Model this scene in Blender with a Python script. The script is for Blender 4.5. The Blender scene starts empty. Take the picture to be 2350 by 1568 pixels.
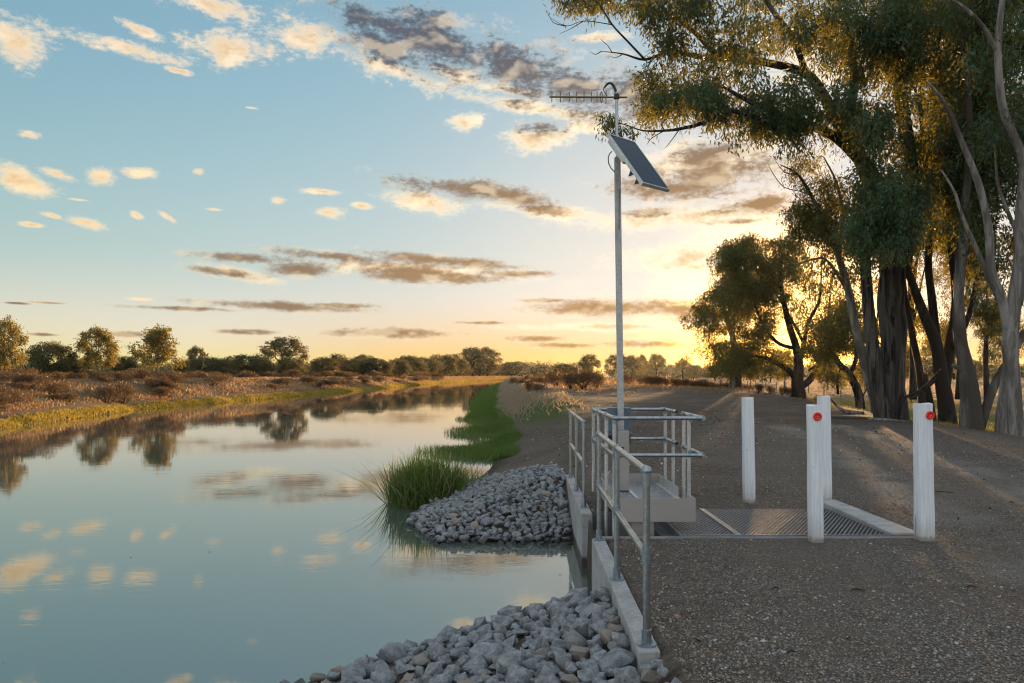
import bpy, bmesh, math, random
import numpy as np
from mathutils import Vector, Matrix, Euler, noise as mnoise
R = math.radians
rnd = random.Random(7)
rg = np.random.default_rng(11)
sc = bpy.context.scene
col = sc.collection
F = 1650.0           # focal length in photo units (photo 2350 wide)
EYE = 1.565

def at(x, y, Y):
    """a point of the place seen at x, y in the photo, Y metres ahead"""
    return Vector(((x - 1175) * Y / F, Y, EYE - (y - 862) * Y / F))

# ------------------------------------------------------------ objects
def tag(o, label=None, cat=None, group=None, kind=None):
    if label: o['label'] = label
    if cat: o['category'] = cat
    if group: o['group'] = group
    if kind: o['kind'] = kind
    return o

def thing(name, label, cat, loc=(0, 0, 0), group=None, rz=0):
    o = bpy.data.objects.new(name, None); col.objects.link(o)
    o.location = loc; o.rotation_euler = (0, 0, rz); o.empty_display_size = .1
    return tag(o, label, cat, group)

def link(name, me, mat, parent=None, smooth=False):
    if mat: me.materials.append(mat)
    if smooth and len(me.polygons):
        me.polygons.foreach_set('use_smooth', np.ones(len(me.polygons), dtype=bool))
    o = bpy.data.objects.new(name, me); col.objects.link(o)
    if parent:
        o.parent = parent
        p = parent; off = Vector((0, 0, 0))
        while p: off += Vector(p.location); p = p.parent
        o.location = -off          # meshes are written in world units
    return o

def np_mesh(name, V, faces, n):
    """V (N,3), faces (M,n) -> mesh, fast"""
    me = bpy.data.meshes.new(name)
    V = np.ascontiguousarray(V, dtype=np.float32); faces = np.ascontiguousarray(faces, dtype=np.int32)
    me.vertices.add(len(V)); me.vertices.foreach_set('co', V.ravel())
    me.loops.add(faces.size); me.loops.foreach_set('vertex_index', faces.ravel())
    me.polygons.add(len(faces)); me.polygons.foreach_set('loop_start', np.arange(len(faces), dtype=np.int32) * n)
    me.update(calc_edges=True)
    return me

def vcol(me, name, arr):
    a = me.attributes.new(name, 'FLOAT_COLOR', 'POINT')
    c = np.ones((len(arr), 4), dtype=np.float32); c[:, :arr.shape[1]] = arr
    a.data.foreach_set('color', c.ravel())

class MB:
    def __init__(s): s.v = []; s.f = []
    def add(s, vs, fs):
        n = len(s.v); s.v += [tuple(v) for v in vs]; s.f += [tuple(i + n for i in f) for f in fs]; return s
    def hexa(s, p):
        return s.add(p, [(0,3,2,1),(4,5,6,7),(0,1,5,4),(1,2,6,5),(2,3,7,6),(3,0,4,7)])
    def box(s, x0, x1, y0, y1, z0, z1):
        return s.hexa([(x0,y0,z0),(x1,y0,z0),(x1,y1,z0),(x0,y1,z0),(x0,y0,z1),(x1,y0,z1),(x1,y1,z1),(x0,y1,z1)])
    def obox(s, c, ax, ay, az):
        c, ax, ay, az = Vector(c), Vector(ax), Vector(ay), Vector(az)
        return s.hexa([c-ax-ay-az, c+ax-ay-az, c+ax+ay-az, c-ax+ay-az, c-ax-ay+az, c+ax-ay+az, c+ax+ay+az, c-ax+ay+az])
    def tube(s, pts, rad, n=12, cap=True, jit=0):
        pts = [Vector(p) for p in pts]
        if not hasattr(rad, '__len__'): rad = [rad] * len(pts)
        t0 = (pts[1] - pts[0]).normalized()
        u = t0.orthogonal().normalized()
        base = len(s.v)
        for i, p in enumerate(pts):
            t = (pts[min(i+1, len(pts)-1)] - pts[max(i-1, 0)])
            t = t.normalized() if t.length > 1e-9 else t0
            u = (u - t * u.dot(t)).normalized(); w = t.cross(u)
            for k in range(n):
                a = 2*math.pi*k/n
                r = rad[i] * (1 + (jit * mnoise.noise((p*0.9) + Vector((math.cos(a)*1.7, math.sin(a)*1.7, 3))) if jit else 0))
                s.v.append(tuple(p + u*(math.cos(a)*r) + w*(math.sin(a)*r)))
        for i in range(len(pts)-1):
            for k in range(n):
                a = base+i*n+k; b = base+i*n+(k+1) % n
                s.f.append((a, b, b+n, a+n))
        if cap:
            s.f.append(tuple(base+k for k in range(n))[::-1])
            s.f.append(tuple(base+(len(pts)-1)*n+k for k in range(n)))
        return s
    def ball(s, c, r, nu=10, nv=6, sz=1):
        c = Vector(c); base = len(s.v)
        for j in range(nv+1):
            ph = math.pi*j/nv
            for i in range(nu):
                th = 2*math.pi*i/nu
                s.v.append((c.x+r*math.sin(ph)*math.cos(th), c.y+r*math.sin(ph)*math.sin(th), c.z+r*sz*math.cos(ph)))
        for j in range(nv):
            for i in range(nu):
                a = base+j*nu+i; b = base+j*nu+(i+1) % nu
                s.f.append((a, a+nu, b+nu, b))
        return s
    def build(s, name, mat, parent=None, smooth=False, bevel=0):
        me = bpy.data.meshes.new(name); me.from_pydata(s.v, [], s.f); me.update()
        if smooth == 'auto':
            me.polygons.foreach_set('use_smooth', np.ones(len(me.polygons), dtype=bool))
            bm = bmesh.new(); bm.from_mesh(me)
            for e in bm.edges:
                if len(e.link_faces) == 2 and e.calc_face_angle(0) > .7: e.smooth = False
            bm.to_mesh(me); bm.free()
            o = link(name, me, mat, parent)
        else:
            o = link(name, me, mat, parent, smooth)
        if bevel:
            m = o.modifiers.new('b', 'BEVEL'); m.width = bevel; m.segments = 2; m.limit_method = 'ANGLE'
        return o

# ------------------------------------------------------------ noise for heights
def vnoise(x, y, seed=0):
    xi = np.floor(x).astype(np.int64); yi = np.floor(y).astype(np.int64)
    xf = x - xi; yf = y - yi
    def h(a, b):
        n = (a*374761393 + b*668265263 + seed*1442695041) & 0x7fffffff
        n = ((n ^ (n >> 13)) * 1274126177) & 0x7fffffff
        n = (n ^ (n >> 16)) & 0xffff
        return n / 65535.0
    u = xf*xf*(3-2*xf); v = yf*yf*(3-2*yf)
    return (h(xi,yi)*(1-u)+h(xi+1,yi)*u)*(1-v) + (h(xi,yi+1)*(1-u)+h(xi+1,yi+1)*u)*v
def fbm(x, y, s, o=4, seed=0):
    r = 0; a = .5
    for i in range(o):
        r = r + a*vnoise(x*s, y*s, seed+i); a *= .5; s *= 2.03
    return r / (1-.5**o) - .5
def sstep(a, b, x):
    t = np.clip((x-a)/(b-a), 0, 1); return t*t*(3-2*t)

# ------------------------------------------------------------ materials
class NT:
    def __init__(s, nt): s.t = nt; s.n = nt.nodes; s.l = nt.links
    def node(s, typ, **kw):
        n = s.n.new(typ)
        for k, v in kw.items(): setattr(n, k, v)
        return n
    def put(s, sock, v):
        if v is None: return
        if hasattr(v, 'links') or isinstance(v, bpy.types.NodeSocket): s.l.new(v, sock)
        elif hasattr(v, '__len__') and len(v) == 3 and sock.type == 'RGBA': sock.default_value = (*v, 1)
        else: sock.default_value = v
    def math(s, op, a, b=None, c=None, clamp=False):
        n = s.node('ShaderNodeMath', operation=op, use_clamp=clamp)
        s.put(n.inputs[0], a); s.put(n.inputs[1], b)
        if c is not None: s.put(n.inputs[2], c)
        return n.outputs[0]
    def vm(s, op, a, b=None, scale=None):
        n = s.node('ShaderNodeVectorMath', operation=op)
        s.put(n.inputs[0], a)
        if b is not None: s.put(n.inputs[1], b)
        if scale is not None: s.put(n.inputs['Scale'], scale)
        return n.outputs['Value'] if op in ('LENGTH', 'DOT_PRODUCT', 'DISTANCE') else n.outputs[0]
    def mix(s, f, a, b, mode='MIX'):
        n = s.node('ShaderNodeMix', data_type='RGBA', blend_type=mode)
        s.put(n.inputs[0], f); s.put(n.inputs[6], a); s.put(n.inputs[7], b)
        return n.outputs[2]
    def ramp(s, f, a, b, lo=0., hi=1.):
        n = s.node('ShaderNodeMapRange', interpolation_type='SMOOTHSTEP')
        s.put(n.inputs[0], f); n.inputs[1].default_value = a; n.inputs[2].default_value = b
        n.inputs[3].default_value = lo; n.inputs[4].default_value = hi
        return n.outputs[0]
    def noise(s, vec, scale, detail=4, rough=.55, dist=0):
        n = s.node('ShaderNodeTexNoise'); s.put(n.inputs['Vector'], vec)
        n.inputs['Scale'].default_value = scale; n.inputs['Detail'].default_value = detail
        n.inputs['Roughness'].default_value = rough; n.inputs['Distortion'].default_value = dist
        return n.outputs['Fac']
    def vor(s, vec, scale, out='Distance', feature='F1'):
        n = s.node('ShaderNodeTexVoronoi', feature=feature); s.put(n.inputs['Vector'], vec)
        n.inputs['Scale'].default_value = scale
        return n.outputs[out]
    def mapping(s, vec, loc=(0,0,0), rot=(0,0,0), scale=(1,1,1), typ='POINT'):
        n = s.node('ShaderNodeMapping', vector_type=typ); s.put(n.inputs[0], vec)
        n.inputs[1].default_value = loc; n.inputs[2].default_value = rot; n.inputs[3].default_value = scale
        return n.outputs[0]
    def bump(s, h, strength, dist):
        n = s.node('ShaderNodeBump'); s.put(n.inputs['Height'], h)
        n.inputs['Strength'].default_value = strength; n.inputs['Distance'].default_value = dist
        return n.outputs[0]
    def pos(s): return s.node('ShaderNodeNewGeometry').outputs['Position']
    def obj(s): return s.node('ShaderNodeTexCoord').outputs['Object']
    def rand(s): return s.node('ShaderNodeObjectInfo').outputs['Random']
    def attr(s, name): return s.node('ShaderNodeAttribute', attribute_name=name).outputs['Color']

def material(name):
    m = bpy.data.materials.new(name); m.use_nodes = True
    k = NT(m.node_tree); p = m.node_tree.nodes['Principled BSDF']
    return m, k, p
def setp(k, p, color=None, rough=None, metal=None, normal=None, spec=None):
    k.put(p.inputs['Base Color'], color); k.put(p.inputs['Roughness'], rough)
    k.put(p.inputs['Metallic'], metal); k.put(p.inputs['Normal'], normal)
    if spec is not None: p.inputs['Specular IOR Level'].default_value = spec

def mat_leaf(name, c1, c2, trans, tcol, scale=.6):
    m, k, p = material(name)
    pos = k.obj()
    f = k.noise(pos, scale, 3)
    f2 = k.noise(pos, 14, 1)
    c = k.mix(k.ramp(f, .35, .65), c1, c2)
    c = k.mix(k.math('MULTIPLY', k.ramp(f2, .5, .75), .35), c, tuple(min(1, x*2.1) for x in c2))
    setp(k, p, c, .5, spec=.35)
    t = k.node('ShaderNodeBsdfTranslucent'); k.put(t.inputs[0], k.mix(k.ramp(f, .3, .7), tcol, tuple(x*.7 for x in tcol)))
    mx = k.node('ShaderNodeMixShader'); mx.inputs[0].default_value = trans
    k.l.new(p.outputs[0], mx.inputs[1]); k.l.new(t.outputs[0], mx.inputs[2])
    k.l.new(mx.outputs[0], m.node_tree.nodes['Material Output'].inputs[0])
    return m
def mat_grass(name, c1, c2, trans=.35, scale=1.2):
    return mat_leaf(name, c1, c2, trans, tuple(min(.9, x*2.2) for x in c2), scale)

def mat_bark(name, c1, c2, c3, sc_=3, zs=.18, bump=.6):
    m, k, p = material(name)
    v = k.mapping(k.obj(), scale=(1, 1, zs))
    f = k.noise(v, sc_*2.2, 6, .65, .6); g = k.noise(v, sc_*.35, 3, .5, .8)
    h = k.noise(k.obj(), sc_*9, 3)
    c = k.mix(k.ramp(f, .4, .62), c1, c2)
    c = k.mix(k.ramp(g, .5, .6), c, c3)
    c = k.mix(k.math('MULTIPLY', h, .5), c, c1)
    setp(k, p, c, .85, normal=k.bump(f, bump, .08), spec=.2)
    return m

def mat_galv(name, c=(.5, .52, .54), rough=.34, metal=.85):
    m, k, p = material(name)
    f = k.noise(k.obj(), 38, 3); g = k.noise(k.mapping(k.obj(), scale=(1, 1, .3)), 9, 4)
    cc = k.mix(k.ramp(f, .35, .7), tuple(x*.75 for x in c), c)
    cc = k.mix(k.math('MULTIPLY', k.ramp(g, .52, .7), .5), cc, tuple(x*.55 for x in c))
    setp(k, p, cc, k.math('MULTIPLY_ADD', g, .3, rough-.12), metal, k.bump(f, .15, .002))
    return m

def mat_concrete(name, streak=True, q=1.0):
    m, k, p = material(name)
    o = k.obj()
    f = k.noise(o, 5, 6, .65); g = k.noise(o, 60, 3)
    s = k.noise(k.mapping(o, scale=(14, 14, .5)), 2.2, 3)
    c = k.mix(k.ramp(f, .3, .7), (.27*q, .262*q, .25*q), (.41*q, .40*q, .38*q))
    c = k.mix(k.math('MULTIPLY', k.ramp(s, .45, .7), .45 if streak else .15), c, (.2, .19, .17))
    c = k.mix(k.math('MULTIPLY', k.ramp(g, .55, .75), .4), c, (.16, .15, .14))
    z = k.node('ShaderNodeSeparateXYZ'); k.l.new(k.pos(), z.inputs[0])
    wet = k.ramp(k.math('ADD', z.outputs[2], k.math('MULTIPLY', f, .12)), -.47, -.40, 1, 0)
    c = k.mix(wet, c, (.07, .065, .05))
    setp(k, p, c, .8, normal=k.bump(k.math('ADD', g, k.math('MULTIPLY', s, 1.5)), .35, .006), spec=.3)
    return m

def mat_plain(name, c, rough=.5, metal=0, var=.25, sc_=12):
    m, k, p = material(name)
    f = k.noise(k.obj(), sc_, 4)
    setp(k, p, k.mix(k.ramp(f, .3, .7), tuple(x*(1-var) for x in c), c), rough, metal)
    return m

M = {}
M['galv'] = mat_galv('galvanised_steel', (.40, .43, .45), .3, .95)
M['fitting'] = mat_galv('galvanised_fitting', (.34, .39, .43), .36, .9)
M['alu'] = mat_galv('aluminium', (.62, .6, .57), .42, .55)
M['alu_plate'] = mat_plain('aluminium_plate', (.40, .365, .335), .45, .4, .08, 2)
M['alu_mesh'] = mat_galv('aluminium_mesh', (.6, .62, .65), .35, .7)
M['steel_mesh'] = mat_galv('steel_mesh', (.30, .30, .31), .4, .7)
M['concrete'] = mat_concrete('formed_concrete')
M['old_concrete'] = mat_concrete('weathered_concrete', False, .55)
M['dark_metal'] = mat_plain('dark_metal', (.03, .03, .033), .45, .3)
M['black'] = mat_plain('black_plastic', (.012, .012, .014), .35)
M['bluegrey'] = mat_plain('blue_grey_box', (.11, .16, .2), .4)
M['leafA'] = mat_leaf('gum_leaf', (.014, .050, .030), (.032, .092, .050), .29, (.38, .30, .02), .45)
M['leafB'] = mat_leaf('gum_leaf_back', (.013, .036, .018), (.026, .062, .028), .36, (.42, .30, .02), .5)
M['leafL'] = mat_leaf('gum_leaf_sunny', (.075, .085, .026), (.16, .14, .045), .42, (.46, .34, .06), .35)
M['leafD'] = mat_leaf('gum_leaf_dense', (.045, .062, .028), (.085, .095, .04), .32, (.3, .22, .05), .3)
M['barkdark'] = mat_bark('furrowed_bark', (.015, .012, .010), (.15, .13, .11), (.07, .06, .05), 3.2, .09, 1.0)
M['barkpale'] = mat_bark('smooth_pale_bark', (.11, .098, .085), (.31, .285, .255), (.055, .042, .032), 2.2, .16, .45)
M['barkbrown'] = mat_bark('brown_bark', (.02, .016, .013), (.065, .052, .042), (.04, .03, .024), 3, .2, .6)
M['shrub'] = mat_leaf('saltbush', (.05, .034, .022), (.10, .066, .036), .3, (.26, .15, .05), 1.5)
M['drygrass'] = mat_grass('dry_grass', (.13, .075, .035), (.29, .175, .08), .4, 1.)
M['paledry'] = mat_grass('pale_dry_grass', (.16, .12, .08), (.30, .23, .15), .35, 1.)
M['green'] = mat_grass('green_reed', (.055, .06, .018), (.085, .145, .022), .4, .9)
M['olive'] = mat_grass('olive_reed', (.07, .085, .02), (.11, .15, .035), .4)
M['yellow'] = mat_grass('yellow_green_grass', (.14, .12, .022), (.27, .20, .03), .42, .6)
# ------------------------------------------------------------ sky
SUN_AZ = math.atan((1799-1175)/F); SUN_EL = math.atan((862-782)/F*math.cos(SUN_AZ))
EXPO = 1.4; GAIN = 2**EXPO*.15
w = bpy.data.worlds.new('World'); sc.world = w; w.use_nodes = True
k = NT(w.node_tree)
sky = k.node('ShaderNodeTexSky', sky_type='NISHITA', sun_disc=False)
sky.sun_elevation = SUN_EL; sky.sun_rotation = SUN_AZ
sky.air_density = 1.0; sky.dust_density = .45; sky.ozone_density = 2.4
x = k.vm('SCALE', sky.outputs[0], scale=GAIN*1.05)
den = k.vm('ADD', k.vm('MULTIPLY', x, (1.25, 1.5, 1.05)), (1, 1, 1))
base = k.vm('DIVIDE', k.vm('MULTIPLY', x, (1.28, 1.66, 1.5)), den)
d = k.vm('NORMALIZE', k.node('ShaderNodeTexCoord').outputs['Generated'])
sx = k.node('ShaderNodeSeparateXYZ'); k.l.new(d, sx.inputs[0])
az = k.math('ARCTAN2', sx.outputs[0], sx.outputs[1]); el = k.math('ARCSINE', sx.outputs[2])
cx = k.node('ShaderNodeCombineXYZ'); k.l.new(az, cx.inputs[0]); k.l.new(el, cx.inputs[1])
P0 = cx.outputs[0]
sund = (math.sin(SUN_AZ)*math.cos(SUN_EL), math.cos(SUN_AZ)*math.cos(SUN_EL), math.sin(SUN_EL))
cosang = k.vm('DOT_PRODUCT', d, sund)
near = k.ramp(cosang, math.cos(R(46)), math.cos(R(5)))
glow = k.ramp(cosang, math.cos(R(13)), math.cos(R(0)))
base = k.vm('MULTIPLY', base, (1.30, 1.22, 1.18))
hz = k.ramp(el, 0, R(9.5), 1, 0); hz2 = k.ramp(el, R(-1.5), R(7.5), 1, 0)
base = k.vm('MULTIPLY', base, k.vm('ADD', k.vm('SCALE', (.6, .3, .35), scale=hz), (1, 1, 1)))
base = k.vm('MULTIPLY', base, k.vm('ADD', k.vm('SCALE', (.12, .07, -.06), scale=k.ramp(el, R(4), R(27), 1, 0)), (1, 1, 1)))
# the eye of the evening: the sky's brightest part levels off towards a pale grey-white
sb = k.node('ShaderNodeSeparateXYZ'); k.l.new(base, sb.inputs[0]); cb = k.node('ShaderNodeCombineXYZ')
for j, cap in enumerate((1.02, .98, .96)):
    q_ = k.math('POWER', k.math('MULTIPLY', sb.outputs[j], 1/cap), 2.6)
    k.l.new(k.math('MULTIPLY', sb.outputs[j], k.math('POWER', k.math('ADD', q_, 1), -1/2.6)), cb.inputs[j])
base = cb.outputs[0]
base = k.vm('MULTIPLY', base, k.vm('ADD', k.vm('SCALE', (.0, -.42, -.90), scale=k.math('MULTIPLY', hz2, k.ramp(cosang, math.cos(R(48)), math.cos(R(12))))), (1, 1, 1)))
base = k.vm('ADD', base, k.vm('SCALE', (.16, .10, .05), scale=k.math('POWER', near, 4.0)))
base = k.vm('ADD', base, k.vm('SCALE', (4.2, 1.9, .15), scale=k.math('POWER', glow, 2.4)))
DARK = [(1000,95,200,45,-12),(1180,150,190,48,-14),(870,50,140,26,-12),(900,120,100,26,-10),(1340,205,170,40,-10),(1440,215,90,55,-20),
 (1240,292,52,11,0),(1060,432,160,20,-6),(1180,452,90,22,-10),(1640,405,150,40,5),(1650,352,80,20,0),(1500,486,60,10,0),
 (1560,432,190,26,-4),(1750,466,90,20,5),(1700,508,60,7,0),(560,592,120,11,0),(770,590,160,12,-4),(700,618,80,16,0),
 (1010,598,200,13,-4),(920,632,110,17,0),(1190,628,110,8,0),(1060,640,90,12,0),(490,622,70,9,-5),(420,708,150,6,0),(640,703,220,11,-1),(780,702,90,7,0),
 (910,765,160,11,0),(560,762,90,6,0),(290,768,60,7,0),(100,768,40,4,0),(1250,690,60,6,0),(1400,706,210,19,0),(1560,712,110,16,0),
 (1100,741,60,4,0),(1240,777,80,7,0),(1300,793,90,7,0),(1480,790,110,10,0),(110,695,45,3,0),(40,696,35,3,0),(2250,250,200,60,0),(2900,300,300,50,4),(-500,250,220,60,0)]
LIGHT = [(50,100,75,38,0),(320,118,110,14,-3),(560,112,130,30,8),(690,88,80,32,12),(480,10,110,20,0),(320,70,55,10,-12),
 (890,148,120,26,-12),(1060,175,100,20,-14),(1180,207,120,14,-6),(1230,312,100,24,4),(1070,282,42,15,0),(1340,292,60,14,0),
 (60,420,68,22,-14),(130,400,36,10,-10),(228,405,32,18,0),(318,398,36,10,0),(455,393,14,6,0),(200,512,50,13,-10),(120,495,24,6,-8),
 (313,494,14,7,-10),(385,498,22,7,-28),(638,460,20,7,0),(755,488,40,13,0),(830,473,24,7,0),(490,481,20,4,0),(65,310,25,7,0),
 (577,248,14,3,0),(408,162,30,5,-5),(980,462,80,24,-6),(1270,485,150,16,-6),(1380,85,50,10,0),(1560,500,240,24,0),(740,440,40,6,0),(1650,380,220,50,0),
 (520,625,100,14,-5),(940,620,300,22,-2),(1620,735,150,16,0),(1420,750,260,10,0),(180,459,24,3,0),(75,516,26,5,0),(1560,600,160,30,0),
 (1730,640,120,14,0),(320,687,28,4,0),(2000,120,260,50,0),(-300,420,160,30,0),(-600,120,200,60,0),(1250,250,200,14,-10)]
# every cloud is an ellipse in azimuth and elevation, its edge torn by noise. The sky is cut into
# cells so that a ray only works out the clouds near its own direction.
def ell(c):
    px, py, rx, ry, rot = c
    a = math.atan((px-1175)/F); ca = math.cos(a); e = math.atan((862-py)/F*ca)
    return a, e, F/rx/ca/ca/1.38, F/ry/ca/1.5, math.tan(R(rot))
ALL = [(0,)+ell(c) for c in DARK] + [(1,)+ell(c) for c in LIGHT]
hi = k.ramp(el, R(4), R(26))
nearc = k.math('POWER', near, 1.0)
sky_in = base
def new_group(name, ins, outs):
    t = bpy.data.node_groups.new(name, 'ShaderNodeTree')
    for n_, ty in ins: t.interface.new_socket(n_, in_out='INPUT', socket_type=ty)
    for n_, ty in outs: t.interface.new_socket(n_, in_out='OUTPUT', socket_type=ty)
    g = NT(t); return t, g, g.node('NodeGroupInput').outputs, g.node('NodeGroupOutput').inputs
FL, VE, CO, SH = 'NodeSocketFloat', 'NodeSocketVector', 'NodeSocketColor', 'NodeSocketShader'
tc, g, gi, go = new_group('cloud_colour', [('P', VE), ('DarkD', FL), ('LightD', FL), ('Near', FL), ('Hi', FL), ('Low', FL), ('Sky', CO)], [('Shader', SH)])
P_, dD, dL, near_, hi_, low_, sky_ = gi[:7]
q = g.mapping(P_, scale=(1, 1.9, 1)); q1 = g.vm('ADD', q, (.008, -.022, 0))
n1 = g.noise(q, 14, 4, .55, .3); m1 = g.noise(q1, 14, 3, .55, .3)
n2 = g.noise(g.vm('ADD', q, (3, 1, 0)), 50, 7, .72)
nn = g.math('ADD', g.math('MULTIPLY', g.math('SUBTRACT', n1, .5), 2.3), g.math('MULTIPLY', g.math('SUBTRACT', n2, .5), 1.5))
n4 = g.noise(g.vm('ADD', q, (1, 5, 0)), 125, 4, .6)
nn = g.math('ADD', nn, g.math('MULTIPLY', g.math('SUBTRACT', n4, .5), 1.0))
nn = g.math('MULTIPLY', nn, g.math('MULTIPLY_ADD', hi_, .45, .55))
D0 = g.math('ADD', g.math('SUBTRACT', 1, dD), nn); L0 = g.math('ADD', g.math('SUBTRACT', 1, dL), nn)
Fm = g.math('MAXIMUM', D0, L0)
dens = g.ramp(Fm, .0, .85)
lit = g.ramp(g.math('SUBTRACT', n1, m1), -.02, .15)
core = g.ramp(g.math('SUBTRACT', D0, g.math('MULTIPLY', lit, .3)), -.25, .55)
shade = g.math('MULTIPLY', core, g.math('SUBTRACT', 1, g.math('MULTIPLY', lit, .4)))
dark = g.mix(hi_, (.31, .215, .14), (.115, .135, .175))
dark = g.mix(g.math('MULTIPLY', g.math('POWER', near_, 1.6), g.math('MULTIPLY_ADD', hi_, -.85, 1)), dark, (.50, .29, .12))
inner = g.mix(hi_, (.85, .55, .27), (.80, .60, .38))
edge = g.mix(hi_, (1.08, .84, .50), (1.02, .84, .62))
edge = g.mix(near_, edge, (1.25, 1.05, .75))
light = g.mix(g.ramp(L0, .3, 1.2), edge, inner)
light = g.mix(lit, light, edge)
cc = g.mix(shade, light, dark)
cc = g.mix(g.math('MULTIPLY', dens, low_), sky_, cc)
bgn = g.node('ShaderNodeBackground'); bgn.inputs[1].default_value = .15
g.l.new(g.vm('SCALE', cc, scale=1/GAIN), bgn.inputs[0]); g.l.new(bgn.outputs[0], go[0])
te, g, gi, go = new_group('cloud_shape', [('P', VE), ('S', VE), ('O', VE), ('Shear', FL), ('Prev', FL)], [('D', FL)])
n = g.node('ShaderNodeVectorMath', operation='MULTIPLY_ADD')
for j in range(3): g.l.new(gi[j], n.inputs[j])
s_ = g.node('ShaderNodeSeparateXYZ'); g.l.new(n.outputs[0], s_.inputs[0])
c_ = g.node('ShaderNodeCombineXYZ'); g.l.new(s_.outputs[0], c_.inputs[0])
g.l.new(g.math('MULTIPLY_ADD', s_.outputs[0], gi[3], s_.outputs[1]), c_.inputs[1])
g.l.new(g.math('MINIMUM', g.vm('LENGTH', c_.outputs[0]), gi[4]), go[0])
low = k.ramp(el, R(.3), R(2))
def leaf(lst):
    if not lst:
        bgn = k.node('ShaderNodeBackground'); bgn.inputs[1].default_value = .15
        k.l.new(k.vm('SCALE', sky_in, scale=1/GAIN), bgn.inputs[0]); return bgn.outputs[0]
    fin = k.node('ShaderNodeGroup'); fin.node_tree = tc
    cur = [9., 9.]
    for (t, a, e, ia, ib, sh) in lst:
        n = k.node('ShaderNodeGroup'); n.node_tree = te; k.l.new(P0, n.inputs[0])
        n.inputs[1].default_value = (ia, ib, 0); n.inputs[2].default_value = (-a*ia, -e*ib, 0)
        n.inputs[3].default_value = -sh*ib/ia; k.put(n.inputs[4], cur[t]); cur[t] = n.outputs[0]
    for j, v in enumerate((P0, cur[0], cur[1], nearc, hi, low, sky_in)): k.put(fin.inputs[j], v)
    return fin.outputs[0]
def hit(c, x0, x1, y0, y1):
    t, a, e, ia, ib, sh = c; rx = 2.3/ia; ry = 2.3/ib + abs(sh)*rx
    return a+rx > x0 and a-rx < x1 and e+ry > y0 and e-ry < y1
def cell(x0, x1, y0, y1, lst, depth=0):
    if len(lst) <= 9 or depth > 7: return leaf(lst)
    best = None
    for ax in (0, 1):
        vals = sorted(c[1+ax] for c in lst)
        for q_ in (.3, .4, .5, .6, .7):
            m = vals[int(len(vals)*q_)]+1e-4
            A = [c for c in lst if hit(c, *( (x0, m, y0, y1) if ax == 0 else (x0, x1, y0, m)))]
            B = [c for c in lst if hit(c, *( (m, x1, y0, y1) if ax == 0 else (x0, x1, m, y1)))]
            sc_ = len(A)**1.5+len(B)**1.5
            if best is None or sc_ < best[0]: best = (sc_, ax, m, A, B)
    _, ax, m, A, B = best
    if max(len(A), len(B)) >= len(lst): return leaf(lst)
    fac = k.math('GREATER_THAN', (az, el)[ax], m)
    if ax == 0: a_ = cell(x0, m, y0, y1, A, depth+1); b_ = cell(m, x1, y0, y1, B, depth+1)
    else: a_ = cell(x0, x1, y0, m, A, depth+1); b_ = cell(x0, x1, m, y1, B, depth+1)
    mx = k.node('ShaderNodeMixShader'); k.l.new(fac, mx.inputs[0]); k.l.new(a_, mx.inputs[1]); k.l.new(b_, mx.inputs[2])
    return mx.outputs[0]
def outer():   # unseen overhead and behind: broken bright cloud added to lift the foreground light
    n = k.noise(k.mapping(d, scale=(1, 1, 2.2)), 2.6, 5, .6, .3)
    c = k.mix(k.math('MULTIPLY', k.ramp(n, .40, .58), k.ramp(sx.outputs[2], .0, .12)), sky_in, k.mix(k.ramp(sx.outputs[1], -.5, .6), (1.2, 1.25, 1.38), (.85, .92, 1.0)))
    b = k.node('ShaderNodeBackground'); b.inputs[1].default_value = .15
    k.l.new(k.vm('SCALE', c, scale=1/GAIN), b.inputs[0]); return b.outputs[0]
X1 = R(62); Y1 = R(34)
inside = cell(-X1, X1, 0, Y1, ALL)
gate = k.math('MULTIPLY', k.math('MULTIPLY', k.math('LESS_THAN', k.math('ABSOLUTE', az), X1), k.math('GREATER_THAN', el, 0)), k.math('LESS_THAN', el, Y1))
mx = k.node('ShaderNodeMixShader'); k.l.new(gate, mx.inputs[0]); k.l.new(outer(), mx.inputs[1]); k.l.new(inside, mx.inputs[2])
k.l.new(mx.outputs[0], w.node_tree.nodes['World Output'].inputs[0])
w.node_tree.nodes.remove(w.node_tree.nodes['Background'])
w.cycles.sampling_method = 'MANUAL'; w.cycles.sample_map_resolution = 512

sl = bpy.data.lights.new('sun', 'SUN'); sl.energy = 4.2; sl.angle = R(.6); sl.color = (1, .60, .28)
so = bpy.data.objects.new('sun', sl); col.objects.link(so)
so.rotation_euler = Vector(sund).to_track_quat('Z', 'Y').to_euler()

cam = bpy.data.cameras.new('camera'); co = bpy.data.objects.new('camera', cam); col.objects.link(co)
co.location = (0, 0, EYE); co.rotation_euler = (R(90), 0, 0)
cam.sensor_width = 36; cam.lens = F/2350*36; cam.shift_y = (862-784)/2350; cam.clip_end = 6000; cam.clip_start = .05
sc.camera = co
sc.view_settings.view_transform = 'Standard'; sc.view_settings.look = 'None'
sc.view_settings.exposure = EXPO; sc.view_settings.gamma = 1
sc.cycles.use_denoising = True; sc.cycles.filter_width = 1.15
sc.cycles.max_bounces = 6; sc.cycles.transparent_max_bounces = 8; sc.cycles.diffuse_bounces = 3
sc.cycles.sample_clamp_indirect = 6
sc.render.resolution_x = 1024; sc.render.resolution_y = 683
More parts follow.
